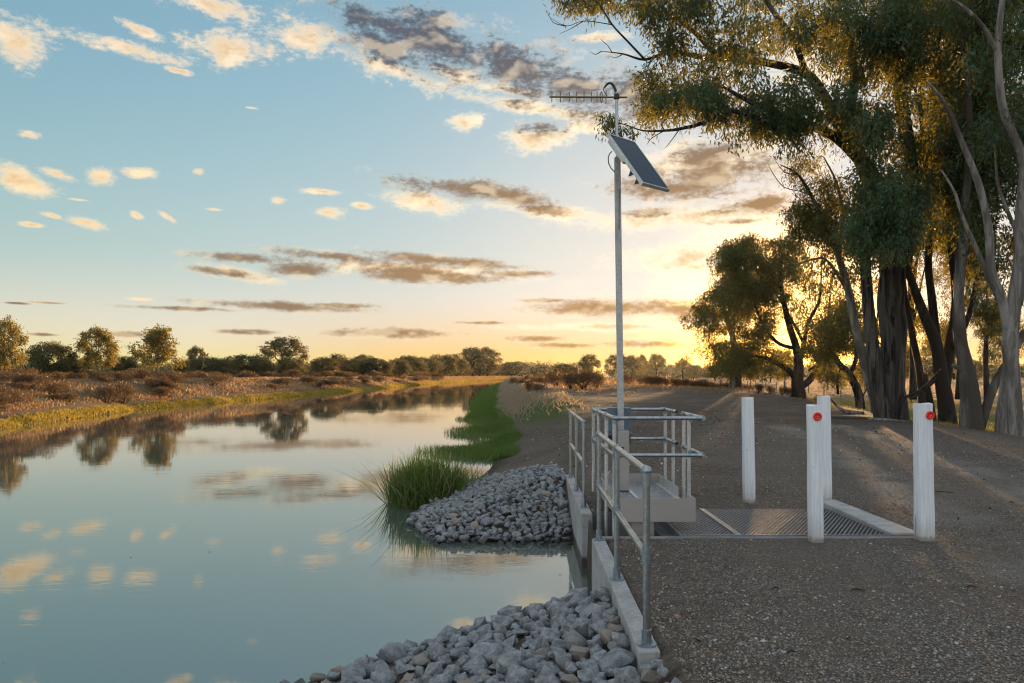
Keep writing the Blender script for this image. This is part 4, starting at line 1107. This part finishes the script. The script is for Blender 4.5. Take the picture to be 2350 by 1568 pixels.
T.limb(pp([(1690,850),(1710,835),(1728,800),(1735,740)], Y), [.2,.16,.12,.05], 7)
T.limb(pp([(1660,720),(1630,720),(1600,730)], Y), [.1,.07,.03], 6)
T.fill([(1570,712),(1610,690),(1640,640),(1635,590),(1680,570),(1740,640),(1770,740),(1750,830),(1725,868),(1705,850),(1665,852),(1640,865),(1605,800),(1600,750)], Y-3, Y+3, 390, .50, 12, .24, slen=.5, clus=5)
T.done('full gum with a short pale trunk, outermost of the roadside trees towards the mast', G, at(1687,893,Y), M['barkpale'], M['leafB'])
T = Tree(108); Y = 36
T.limb(pp([(1975,975),(1974,930),(1965,890),(1945,855),(1925,835),(1905,800),(1890,770)], Y), [.3,.22,.2,.18,.15,.1,.04], 9)
T.limb(pp([(1950,860),(1965,820),(1960,770),(1940,730)], Y), [.12,.1,.07,.03], 7)
T.limb(pp([(1974,920),(1990,890),(2000,860)], Y), [.05,.04,.02], 6)
T.fill([(1845,790),(1870,745),(1930,700),(1985,690),(2010,760),(1990,820),(1950,800),(1900,835),(1860,820)], Y-2, Y+2, 120, .4, 14, .19, slen=.45, clus=4)
T.fill([(1975,860),(2010,850),(2015,900),(1990,905)], Y-1, Y+1, 8, .3, 12, .18, slen=.45, reach=3)
T.done('small crooked dark gum leaning left, between the two biggest roadside trees', G, at(1974,948,Y), M['barkdark'], M['leafB'])
T = Tree(109); Y = 34
T.limb(pp([(1923,905),(1922,880),(1924,860),(1930,845)], Y), [.06,.05,.04,.02], 6)
T.fill([(1905,858),(1930,842),(1945,860),(1940,885),(1910,885)], Y-.6, Y+.6, 11, .26, 12, .16, slen=.4, reach=2)
T.done('sapling with a drooping tuft of leaves, beside the small crooked gum', G, at(1923,900,Y), M['barkbrown'], M['leafB'], 'sapling')
# stray trees between the trunks
def back_tree(seed, x, ytop, ybase, wid, Y, label, leafm='leafB', dens=1.0):
    T = Tree(seed); r = T.r; h = ybase-ytop; tr = .010*h*Y/F+.05
    T.limb(pp([(x, ybase+12), (x+r.uniform(-4, 4), ybase-.25*h), (x+r.uniform(-.08, .08)*wid, ybase-.55*h), (x+r.uniform(-.1, .1)*wid, ytop+.2*h)], Y), [tr*1.3, tr, tr*.7, tr*.2], 8)
    for i in range(5):
        s = r.uniform(-.42, .42)*wid; y0 = ybase-r.uniform(.25, .5)*h
        T.limb(pp([(x, y0), (x+s*.5, y0-.15*h), (x+s, y0-r.uniform(.25, .4)*h)], Y+r.uniform(-.5, .5)), [tr*.5, tr*.35, tr*.12], 6)
    poly = [(x-.5*wid, ytop+.45*h), (x-.42*wid, ytop+.2*h), (x-.1*wid, ytop), (x+.2*wid, ytop+.04*h), (x+.48*wid, ytop+.3*h), (x+.5*wid, ytop+.55*h), (x+.2*wid, ytop+.8*h), (x-.3*wid, ytop+.78*h)]
    k_ = wid*Y/F
    T.fill(poly, Y-k_*.35, Y+k_*.35, int(70*dens), k_*.085+.12, 16, .09*(Y/25)**.7+.07, slen=.5, skip=.5)
    T.done(label, G, at(x, ybase, Y), M['barkbrown'], M[leafm])
back_tree(120, 2095, 380, 905, 130, 46, 'thin backlit tree seen in the gap right of the huge dark trunk', dens=.9)
back_tree(121, 2265, 560, 905, 110, 42, 'slight backlit tree seen between the two pale trunks', dens=.7)
back_tree(122, 2310, 700, 900, 120, 60, 'low round tree beyond the fence behind the pale trunks', 'leafL')
back_tree(123, 2020, 640, 890, 120, 70, 'far backlit tree beyond the paddock fence behind the huge dark trunk', 'leafL')
back_tree(124, 2200, 420, 905, 110, 52, 'tall thin tree standing behind the pale gum trunk', dens=.9)
back_tree(125, 2160, 720, 885, 90, 80, 'small far tree on the paddock seen between the many stems', 'leafL')

# ------------------------------------------------------------ trees farther off: a few kinds, copied
def proto_tree(seed, kind):
    """a tree one metre high and about one metre wide, its foot at the origin"""
    T = Tree(seed); r = T.r
    th = {'loose': .30, 'dense': .10, 'spread': .32}[kind]
    tr = {'loose': .016, 'dense': .03, 'spread': .03}[kind]
    top = Vector((r.uniform(-.05, .05), 0, th))
    T.limb([(0, 0, -.06), (r.uniform(-.02, .02), 0, th*.5), top], [tr*1.3, tr, tr*.8], 7, sub=2)
    lobes = []
    nl = {'loose': 26, 'dense': 30, 'spread': 20}[kind]
    for i in range(nl):
        a = i*2.4+r.uniform(-.4, .4); q = (i+.5)/nl
        if kind == 'loose': zc, rr_ = .30+.64*q, .40*math.sin(math.pi*min(1, .30+.62*q))**.8*r.uniform(.35, 1)
        elif kind == 'dense': zc, rr_ = .18+.72*q, .46*math.sqrt(max(0, 1-((q-.35)/.72)**2))*r.uniform(.5, 1)
        else: zc, rr_ = .50+.44*q, .50*math.cos((q-.2)*1.5)*r.uniform(.35, 1)
        c = Vector((rr_*math.cos(a), rr_*math.sin(a), zc)); lobes.append(c)
    for c in lobes[::2]:
        st = top.lerp(Vector((0, 0, .75)), r.uniform(0, .5)) if c.z > th+.15 else top
        T.limb(wob(st, c, 3, .12, r), [tr*.5, tr*.35, tr*.25, tr*.1], 5, 0, 1)
    rad = {'loose': .095, 'dense': .135, 'spread': .10}[kind]
    T.clumps(lobes, [rad*r.uniform(.7, 1.3) for _ in lobes], {'loose': 44, 'dense': 70, 'spread': 46}[kind], {'loose': .034, 'dense': .034, 'spread': .034}[kind],
             droop=.35, slen=.10, nleaf=7, twig=False, asp=.62)
    return T
PT = {}
def make_proto(key, seed, kind, bark, leafm):
    T = proto_tree(seed, kind); a = bpy.data.meshes.new('trunk'); a.from_pydata(T.mb.v, [], T.mb.f); a.update(); a.materials.append(M[bark])
    a.polygons.foreach_set('use_smooth', np.ones(len(a.polygons), dtype=bool))
    b = quad_mesh('crown', np.concatenate(T.V)); b.materials.append(M[leafm]); PT[key] = (a, b)
for i in range(3): make_proto('loose%d' % i, 200+i, 'loose', 'barkpale', 'leafL')
for i in range(4): make_proto('dense%d' % i, 210+i, 'dense', 'barkbrown', 'leafD')
for i in range(2): make_proto('spread%d' % i, 220+i, 'spread', 'barkbrown', 'leafD')
def far_tree(key, x, ytop, ybase, wid, Y, label, group, rz=None, name='gum_tree'):
    b = at(x, ybase, Y); h = (ybase-ytop)*Y/F; w_ = wid*Y/F*1.02
    b.z = min(b.z, gz(b.x, b.y)+.1); h = (EYE+(862-ytop)*Y/F) - b.z
    t = thing(name, label, 'tree', b, group, rnd.uniform(0, 6.28) if rz is None else rz)
    t.scale = (w_, w_, h)
    for nm, me in zip(('trunk', 'crown'), PT[key]):
        o = bpy.data.objects.new(nm, me); col.objects.link(o); o.parent = t
    return t
GL = 'trees beyond the far bank'
L = far_tree
L('loose0', 12, 728, 882, 105, 52, 'tall loose gum at the left end of the far bank, thin pale trunk showing', GL)
L('dense0', 112, 782, 872, 120, 80, 'broad dark dense tree right of the tall loose leftmost gum', GL)
L('dense1', 175, 820, 872, 70, 84, 'low dark tree tucked between the broad dark tree and the first rounded gum', GL)
L('loose1', 226, 750, 872, 112, 74, 'rounded sunlit gum, left one of the matching pair on the far bank', GL)
L('dense2', 288, 815, 870, 60, 84, 'small dark tree in the gap between the pair of rounded gums', GL)
L('loose2', 363, 748, 870, 128, 72, 'biggest rounded sunlit gum, right one of the matching pair on the far bank', GL)
L('dense3', 425, 825, 868, 50, 100, 'small dark tree at the right foot of the biggest rounded gum', GL)
L('spread0', 450, 794, 868, 50, 150, 'wispy-topped tree poking up just right of the biggest rounded gum', GL)
L('dense1', 468, 818, 868, 75, 98, 'rounded olive tree under the wispy-topped tree', GL)
L('dense0', 508, 820, 868, 62, 96, 'rounded olive tree, left neighbour of a wide dark tree', GL)
L('dense2', 568, 812, 867, 100, 104, 'wide dark tree half way between the rounded gum and the domed open tree', GL)
L('spread1', 650, 772, 866, 108, 110, 'tall open tree with a domed crown and dark forked trunk, standing above its neighbours', GL)
L('dense3', 668, 818, 866, 72, 104, 'dense bush-like tree at the foot of the domed open tree', GL)
L('dense1', 600, 818, 866, 60, 125, 'dark tree just left of the domed open tree', GL)
L('dense0', 742, 818, 865, 76, 118, 'dense round tree standing alone right of the domed open tree', GL)
L('spread0', 775, 812, 865, 62, 170, 'thin-topped tree rising behind the lone dense round tree', GL)
L('dense2', 812, 822, 864, 70, 150, 'dark tree third right of the domed open tree', GL)
L('spread1', 830, 813, 864, 60, 190, 'thin dark crown showing over the middle of the far tree row', GL)
L('dense3', 862, 820, 864, 82, 150, 'broad olive dome in the middle of the far tree row', GL)
L('dense1', 915, 824, 864, 62, 160, 'small olive dome in the far tree row right of the broad one', GL)
L('dense0', 935, 814, 863, 80, 215, 'dark dome rising behind the small olive dome', GL)
L('dense2', 975, 818, 863, 80, 238, 'olive dome nearest the water where the far bank narrows', GL)
L('dense3', 1015, 812, 862, 80, 262, 'dark dome two places left of the tall pair at the river bend', GL)
L('dense1', 1048, 818, 862, 66, 295, 'rim-lit round tree touching the tall trees at the river bend', GL)
L('spread0', 1085, 797, 862, 84, 330, 'tall open gum at the river bend, left of two', GL, .5)
L('spread1', 1118, 796, 862, 70, 345, 'tall open gum at the river bend, right of two', GL, 2.5)
L('dense2', 1100, 822, 863, 90, 350, 'dense undergrowth tree below the tall pair at the river bend', GL)
L('dense0', 1172, 830, 862, 64, 470, 'first low dome right of the river bend', GL)
L('spread1', 1192, 829, 862, 50, 480, 'faint open tree behind the first low dome right of the river bend', GL)
GR = 'trees along the far side of the paddock'
L('dense1', 1240, 843, 862, 70, 470, 'very low dark tree in the dip right of the river bend', GR)
L('spread0', 1245, 836, 862, 46, 480, 'small umbrella-topped tree in the dip right of the river bend', GR)
L('dense3', 1295, 834, 862, 72, 260, 'low dome behind the brown bushes on the bank top', GR)
L('spread0', 1352, 813, 862, 60, 240, 'open dark tree midway between the brown bushes and the mast', GR)
L('dense0', 1345, 832, 862, 32, 235, 'short dark tree at the foot of the open tree left of the mast', GR)
L('spread1', 1420, 812, 862, 66, 240, 'dark tree seen directly behind the mast', GR)
L('spread0', 1450, 815, 862, 40, 245, 'narrow tree just right of the mast', GR)
L('loose1', 1474, 813, 862, 36, 250, 'slim dark tree, third right of the mast', GR)
L('spread1', 1507, 811, 862, 50, 240, 'round-headed tree on a bare trunk right of the mast', GR)
L('spread0', 1567, 824, 862, 48, 240, 'squat spreading tree near the roadside gums', GR)
L('dense2', 1592, 836, 862, 36, 250, 'small round tree right beside the squat spreading one', GR)
L('spread1', 1768, 840, 862, 40, 190, 'small tree in the open paddock under the backlit gum crown', GR)
L('dense3', 1640, 838, 862, 60, 260, 'low tree on the paddock edge seen left of the short pale trunk', GR)
L('loose2', 1900, 806, 868, 92, 96, 'rounded tree on the paddock seen between the forked gum and the crooked gum', GR)
L('loose0', 1800, 800, 868, 96, 104, 'backlit tree on the paddock behind the trunk of the forked gum', GR)
L('loose1', 1722, 806, 868, 84, 112, 'backlit tree on the paddock between the short pale trunk and the forked gum', GR)
L('loose2', 1985, 798, 868, 80, 92, 'backlit tree on the paddock just left of the huge dark trunk', GR)
L('loose1', 2075, 790, 868, 100, 98, 'backlit tree on the paddock in the gap right of the huge dark trunk', GR)
L('dense0', 2120, 818, 862, 90, 210, 'rounded far tree glimpsed among the dark stems', GR)
L('dense2', 2210, 822, 862, 90, 200, 'rounded far tree glimpsed left of the leaning pale stem', GR)

# the far-off wood that closes the view
def wood(name, xs0, xs1, Ya, Yb, n, h0, h1, leafm, size, seed):
    r = np.random.default_rng(seed); X_ = r.uniform(xs0, xs1, n); Y_ = r.uniform(Ya, Yb, n)
    zb = height(X_, Y_); hh = h0+(h1-h0)*np.clip(.5+1.3*fbm(X_, Y_*.2, .03, 3, seed), 0, 1)*r.uniform(.75, 1.1, n)
    P = np.stack([X_, Y_, zb+hh*r.uniform(.25, .8, n)], -1)
    V_ = hang_clumps(P, hh*.42, 20, size, r, .3, 5, size*2.6, .6)
    tag(link(name, quad_mesh(name, V_), M[leafm]), kind='stuff')
wood('far_woodland', -330, -34, 350, 430, 800, 5, 10, 'leafD', 1.0, 5)
wood('far_woodland', -190, -50, 118, 200, 600, 2.4, 4.6, 'leafD', .5, 6)
wood('far_woodland', 60, 480, 380, 480, 1300, 5, 10, 'leafD', 1.0, 7)
wood('far_woodland', -60, 70, 640, 760, 500, 9, 17, 'leafD', 1.2, 17)
wood('far_woodland', -900, -330, 250, 500, 900, 6, 12, 'leafD', 1.4, 8)
wood('far_woodland', 480, 1100, 300, 500, 900, 6, 12, 'leafD', 1.4, 9)
# ------------------------------------------------------------ grass
def blades(x, y, h, w_, r, lean=.35, curve=.35, z=None, seg=2):
    """each blade: a bent strip of two quads"""
    n = len(x); z = height(x, y)-.02 if z is None else z
    w_ = np.broadcast_to(np.asarray(w_, dtype=float), (n,))[:, None]
    a = r.uniform(0, 6.283, n); l = np.abs(r.normal(0, lean, n)); hh = h*r.uniform(.55, 1.15, n)
    d = np.stack([np.cos(a), np.sin(a)], -1)
    b = r.uniform(0, 6.283, n); s = np.stack([np.cos(b), np.sin(b), np.zeros(n)], -1)*(w_/2)
    base = np.stack([x, y, z], -1)
    def pt(t):
        o = d*(l*t+curve*l*t*t)[:, None]*hh[:, None]
        return base + np.concatenate([o, (hh*(t-.18*l*t*t))[:, None]], -1)
    p0, p1, p2 = pt(0), pt(.55), pt(1)
    v = np.stack([p0-s, p0+s, p1+s*.8, p1-s*.8, p1-s*.8, p1+s*.8, p2+s*.08, p2-s*.08], 1)
    return v.reshape(-1, 3)
def tuft_pts(cx_, cy_, rad, per, r):
    n = len(cx_)*per; i = np.repeat(np.arange(len(cx_)), per)
    a = r.uniform(0, 6.283, n); q = np.sqrt(r.random(n))*rad
    return cx_[i]+q*np.cos(a), cy_[i]+q*np.sin(a)
def scatter(n, x0, x1, y0, y1, r, cond, power=1.0):
    y = y0+(y1-y0)*r.random(n)**power; x = x0+(x1-x0)*r.random(n); o = cond(x, y); return x[o], y[o]
r = np.random.default_rng(42)
def stuff(name, V_, mat): tag(link(name, quad_mesh(name, V_), M[mat]), kind='stuff')
# yellow-green fringe at the water's edge of the far bank
def fringe(n, y0, y1, a, b, rr):
    y = y0*(y1/y0)**rr.random(n); u = rr.uniform(a, b, n)+.9*fbm(WL(y), y, .35, 4, 3)
    x = WL(y)-u; z = height(x, y); o = (z > WATER-.08) & (z < WATER+.33); return x[o], y[o]
x, y = fringe(60000, 20, 420, -.25, .85, r)
stuff('bank_grass', blades(x, y, .11+.0014*y, .012+.0011*y, r, .5), 'yellow')
x, y = fringe(20000, 20, 300, -.4, .5, r)
stuff('bank_grass', blades(x, y, .20+.0008*y, .014+.0008*y, r, .5), 'yellow')
# dry pinkish grass over the rest of that bank
y = 20*(430/20)**r.random(110000); x = WL(y)-1.2-r.random(len(y))**1.5*26
o = (height(x, y) > WATER+.3) & (r.random(len(x)) < .55+1.5*fbm(x, y, .5, 3, 4)); x, y = x[o], y[o]
stuff('dry_grass', blades(x, y, .13+.0016*y, .014+.0010*y, r, .7), 'drygrass')
# right bank: pale dry grass on the steep part and along the crest
y = 17*(230/17)**r.random(60000); x = WR(y)+.3+r.random(len(y))**1.6*3.8
o = (height(x, y) > WATER+.15) & (r.random(len(x)) < sstep(27, 46, y)*(.75+1.5*fbm(x, y, .6, 3, 14))); x, y = x[o], y[o]
stuff('dry_grass', blades(x, y, .17+.003*y, .010+.0010*y, r, .7), 'paledry')
y = 38*(260/38)**r.random(50000); x = 2.5+r.random(len(y))*26
o = (x < XE(y)+3) & (r.random(len(x)) < sstep(40, 62, y)*np.clip(np.abs(x-9)/3.0, .05, 1)*(.7+2*fbm(x, y, .4, 3, 15))); x, y = x[o], y[o]
stuff('dry_grass', blades(x, y, .10+.0022*y, .012+.0010*y, r, .8), 'drygrass')
# short green turf on the shoulder of the bank and below the big trees
x, y = scatter(26000, .3, 5.5, 22, 60, r, lambda x, y: r.random(len(x)) < 1.1*np.exp(-((x-1.6-.02*(y-30))/1.7)**2)*np.exp(-((y-38)/14)**2)*(.6+2*fbm(x, y, .6, 3, 1)))
stuff('turf', blades(x, y, .07, .012, r, .6), 'olive')
x, y = scatter(42000, 13, 34, 15, 62, r, lambda x, y: (x > XE(y)+1.5) & (r.random(len(x)) < .55+1.6*fbm(x, y, .35, 3, 2)))
stuff('turf', blades(x, y, .15, .03, r, .6), 'yellow')
# stubble of the paddock
y = 62*(330/62)**r.random(52000); x = XE(y)+3+r.random(len(y))*y*.75
stuff('stubble', blades(x, y, .10+.0012*y, .02+.0012*y, r, .5), 'paledry')
# reed bed in the shallows on the right
def reedbed(n, y0, y1, edge, h, mat, wv, rr, lean=.18, dens=None):
    y = rr.uniform(y0, y1, n); e = np.interp(y, *zip(*edge)); x = WR(y)+.35+.5*fbm(y*0+3, y, .7, 3, 2)+.35*rr.random(n)**2 - rr.random(n)**1.2*(WR(y)+.35-e)
    o = (rr.random(n) < .55+1.8*fbm(x, y, 1.1, 3, 8)); x, y = x[o], y[o]
    hh = h*(.55+1.3*np.clip(.5+fbm(x, y, .9, 2, 6), 0, 1))
    return blades(x, y, hh, wv, rr, lean, z=np.maximum(height(x, y)-.02, WATER-.03))
edge = [(18, -.5), (19, -1.5), (20.5, -2.4), (21.6, -1.2), (23.3, -.7), (25, -1.7), (28, -2.3), (30, -1.1), (34, -2.1), (40, -2.5), (45, -2.6), (60, -3.4), (90, -4.0), (140, -4.0), (220, -2.6)]
stuff('reed_bed', reedbed(26000, 18.2, 33, edge, .19, 'green', .010, r), 'green')
stuff('reed_bed', reedbed(15000, 18.2, 36, [(a, b-.45) for a, b in edge], .19, 'olive', .013, r), 'olive')
stuff('reed_bed', reedbed(26000, 33, 70, edge, .22, 'green', .02, r), 'green')
stuff('reed_bed', reedbed(16000, 70, 220, edge, .35, 'green', .045, r), 'green')
# the tall rush clump by the rocks
def rush(name, label, cx_, cy_, rx, ry, n, h, wv, seed, mat='green'):
    rr = np.random.default_rng(seed); a = rr.uniform(0, 6.283, n); q = np.sqrt(rr.random(n))
    x, y = cx_+rx*q*np.cos(a), cy_+ry*q*np.sin(a); t = thing(name, label, 'reeds', (cx_, cy_, WATER))
    V_ = blades(x, y, h*(1.05-.35*q), wv, rr, .13, .9, z=np.full(n, WATER-.05))
    link('leaves', quad_mesh('leaves', V_), M[mat], t)
    m_ = n//6; a = rr.uniform(0, 6.283, m_); x = cx_+rx*1.02*np.cos(a); y = cy_+ry*np.sin(a)
    V_ = blades(x, y, h*rr.uniform(.6, 1.05, m_), wv*.7, rr, .55, 1.2, z=np.full(m_, WATER-.05))
    link('outer_stalks', quad_mesh('outer_stalks', V_), M['olive'], t)
    m_ = n//7; a = rr.uniform(0, 6.283, m_); q = np.sqrt(rr.random(m_))
    V_ = blades(cx_+rx*q*np.cos(a), cy_+ry*q*np.sin(a), h*rr.uniform(.5, 1.0, m_), wv*.7, rr, .3, 1.0, z=np.full(m_, WATER-.05))
    link('dead_stalks', quad_mesh('dead_stalks', V_), M['paledry'], t)
rush('rush_clump', 'tall bright green rush clump in the water beside the big rock pile', -1.45, 12.2, .62, .6, 1500, .98, .019, 1)
rush('rush_clump', 'sparse low rushes between the tall clump and the rocks', -.78, 12.9, .35, .6, 170, .72, .014, 2)

# ------------------------------------------------------------ shrubs
def shrub_proto(seed, dense=1.0):
    rr = np.random.default_rng(seed); k_ = 9
    P = np.stack([rr.normal(0, .26, k_), rr.normal(0, .26, k_), rr.uniform(.3, .6, k_)], -1)
    n = int(2600*dense); i = rr.integers(0, k_, n); u = rr.normal(0, 1, (n, 3)); u /= np.linalg.norm(u, axis=1)[:, None]
    C = P[i]+u*(rr.random(n)**.4*.30)[:, None]; C[:, 2] = np.abs(C[:, 2])
    D = u*.8+np.array([0, 0, .7])+rr.normal(0, .35, (n, 3)); D /= np.linalg.norm(D, axis=1)[:, None]
    a = quad_mesh('foliage', leaf_quads(C, D, rr.uniform(.05, .15, n), rr.uniform(.010, .022, n), rr)); a.materials.append(M['shrub'])
    mb = MB(); r_ = random.Random(seed)
    for j in range(9):
        e = Vector(P[j % k_]); mb.tube(wob((r_.uniform(-.06, .06), r_.uniform(-.06, .06), -.05), e, 3, .1, r_), [.018, .013, .009, .004], 5, cap=False)
    b = bpy.data.meshes.new('stems'); b.from_pydata(mb.v, [], mb.f); b.update(); b.materials.append(M['barkbrown'])
    return a, b
SP = [shrub_proto(300+i) for i in range(5)]
def shrub(x, y, w_, h, label, group, z=None, key=None):
    t = thing('shrub', label, 'shrub', (x, y, gz(x, y)-.03 if z is None else z), group, rnd.uniform(0, 6.28)); t.scale = (w_/1.05, w_/1.05, h/.85)
    for nm, me in zip(('foliage', 'stems'), SP[rnd.randrange(5) if key is None else key]):
        o = bpy.data.objects.new(nm, me); col.objects.link(o); o.parent = t
GS = 'brown shrubs on the far bank'
r2 = random.Random(9); cnt = 0
spots = [(245, 912, 46, 52, 'feathery brown shrub, left one of two tall ones low on the far bank'), (282, 915, 54, 52, 'feathery brown shrub, right one of two tall ones low on the far bank'),
         (385, 890, 40, 22, 'round dark shrub half way up the far bank below the biggest rounded gum'), (12, 935, 40, 30, 'dark shrub low on the far bank at its left end')]
for px, py, wd, ht, lb in spots:
    y = 40.0
    for _ in range(30):      # walk out until the bank is met
        p = at(px, py+ht*.3, y)
        if p.z <= gz(p.x, p.y): break
        y += .7
    shrub(p.x, p.y, wd*p.y/F, ht*p.y/F, lb, GS)
while cnt < 150:
    y = 24*(230/24)**r2.random(); u = 1.6+r2.random()**1.3*10; x = float(WL(np.array(y)))-u
    if x*F/y+1175 < -40: continue
    s = r2.uniform(.55, 1.15)*(1+y*.006); cnt += 1
    shrub(x, y, s*1.3, s*.7, 'low rounded brown shrub among dry grass on the far bank', GS)
GB = 'brown shrubs on the near bank top'
def sh_at(px, py, wd, ht, Y, lb, g_=GB):
    p = at(px, py, Y); shrub(p.x, p.y, wd*Y/F*1.1, ht*Y/F*1.5, lb, g_, min(p.z, gz(p.x, p.y)+.05)-.03)
sh_at(1337, 893, 78, 34, 52, 'largest dark brown bush on the near bank top, left of the mast')
sh_at(1368, 891, 34, 30, 53, 'dark bush joined to the right side of the largest one')
sh_at(1310, 889, 44, 26, 52, 'bush leaning on the left side of the largest one')
sh_at(1279, 886, 40, 30, 58, 'round dark bush, next left of the largest group')
sh_at(1216, 900, 24, 24, 46, 'dark upright bush on the grassy slope, left one of two')
sh_at(1232, 903, 30, 18, 45, 'dark low bush on the grassy slope, right one of two')
sh_at(1250, 882, 30, 18, 66, 'reddish bush behind the dark upright one')
for px in (1196, 1210, 1226, 1240, 1262, 1180): sh_at(px, 872+r2.uniform(0, 5), 26, 14, r2.uniform(72, 95), 'reddish low shrub on the crest of the near bank above the reeds')
sh_at(1443, 874, 30, 20, 72, 'dark bush just right of the mast on the crest')
sh_at(1468, 876, 30, 14, 72, 'brown bush next right of the one beside the mast')
for i in range(26):
    px = 1485+i*9.2+r2.uniform(-4, 4); py = 879+max(0, (px-1485))*.105; Yd = 66-(px-1485)*.05
    sh_at(px, py+r2.uniform(-1, 3), r2.uniform(15, 30), r2.uniform(10, 18), Yd, 'low dry bush in the hedge-like row between track and paddock')
for px, py, wd in ((1795, 893, 20), (1815, 897, 18), (1838, 912, 26), (1880, 915, 22), (1740, 902, 24), (1770, 905, 18)): sh_at(px, py, wd, 16, 44, 'tuft of dry growth by the foot of the forked gum')

# ------------------------------------------------------------ paddock fence
fe = thing('paddock_fence', 'long wire fence on thin posts round the pale paddock', 'fence', (27, 44, gz(27, 44)))
ys_f = [44, 49.5, 55, 60, 64.5, 69.6, 74.9, 80, 84.5, 89.5, 95.5, 102, 108, 114, 120, 127, 134, 141, 148, 156, 164, 172, 181, 190]
FP = [Vector((20.8+.135*y, y, gz(20.8+.135*y, y))) for y in ys_f]
M['fencewood'] = mat_plain('weathered_post', (.06, .05, .04), .9)
for i, q in enumerate(FP):
    thick = i in (0, 14); w2 = .09 if thick else .03
    mb = MB(); mb.tube([q+Vector((0, 0, -.2)), q+Vector((rnd.uniform(-.02, .02), 0, 1.3 if thick else 1.15))], w2 if thick else .028+.00018*q.y, 7)
    mb.build('fence_post', M['fencewood'], fe, smooth='auto')
for j, z_ in enumerate((.30, .55, .80, 1.05)):
    MB().tube([q+Vector((0, 0, z_)) for q in FP], .006, 4).build('wire', M['fencewood'], fe)
# logs and sticks under the trees
M['log'] = M['barkpale']
def log(px, py, pts, rad, Y, label):
    o = at(px, py, Y); mb = MB(); P_, R_ = smooth_path([o+Vector(q) for q in pts], rad, 4)
    z0 = [gz(q.x, q.y) for q in P_]; P_ = [Vector((q.x, q.y, max(q.z, z_+rr_*.5))) for q, z_, rr_ in zip(P_, z0, R_)]
    mb.tube(P_, R_, 9, jit=.3); tag(mb.build('fallen_branch', M['log'], None, smooth=True), label, 'branch')
log(1990, 975, [(-1.5, 1.4, .1), (-.9, .8, .0), (-.2, .45, .0), (.5, 0, .0), (1.0, -.5, -.1)], [.02, .05, .07, .06, .03], 24, 'pale fallen branch lying at the road edge before the huge dark trunk')
log(1942, 950, [(-.5, .3, .6), (-.25, .1, .25), (0, 0, .08), (.5, -.3, .05)], [.02, .05, .08, .05], 26, 'short pale stub of a branch sticking up left of the huge dark trunk')
M['log'] = M['barkbrown']
log(2120, 950, [(-1.0, 0, .0), (-.5, .3, .5), (.1, .3, .8), (.7, .2, 1.5)], [.025, .05, .06, .03], 24, 'dead branch propped up among the dark stems')
r3 = random.Random(77)
M['stick'] = mat_plain('stick', (.05, .035, .025), .9)
for (x, y, L_) in ((1.9, 5.25, .06), (2.45, 5.2, .10), (3.35, 5.3, .07), (1.55, 4.05, .06), (5.6, 9.6, .26)):
    a = r3.uniform(-.3, .3); mb = MB(); z_ = gz(x, y)+.008
    mb.tube([(x, y, z_), (x+L_*.4*math.cos(a), y+L_*.4*math.sin(a), z_+.012), (x+L_*math.cos(a), y+L_*math.sin(a), z_)], [.004, .008, .003], 6, jit=.4)
    tag(mb.build('bark_scrap', M['stick'], None, smooth=True), 'dark scrap of bark lying on the open gravel', 'bark', 'bark scraps on the gravel')
# ------------------------------------------------------------ evening haze
hb = MB(); hb.box(-1700, 1700, -60, 1900, -6, 24)
m = bpy.data.materials.new('haze'); m.use_nodes = True; nt = m.node_tree; nt.nodes.remove(nt.nodes['Principled BSDF'])
v = nt.nodes.new('ShaderNodeVolumePrincipled'); v.inputs['Color'].default_value = (.95, .93, .9, 1); v.inputs['Density'].default_value = .00004; v.inputs['Anisotropy'].default_value = .75
nt.links.new(v.outputs[0], nt.nodes['Material Output'].inputs['Volume'])
tag(hb.build('haze', m), kind='stuff')
sc.cycles.volume_bounces = 0
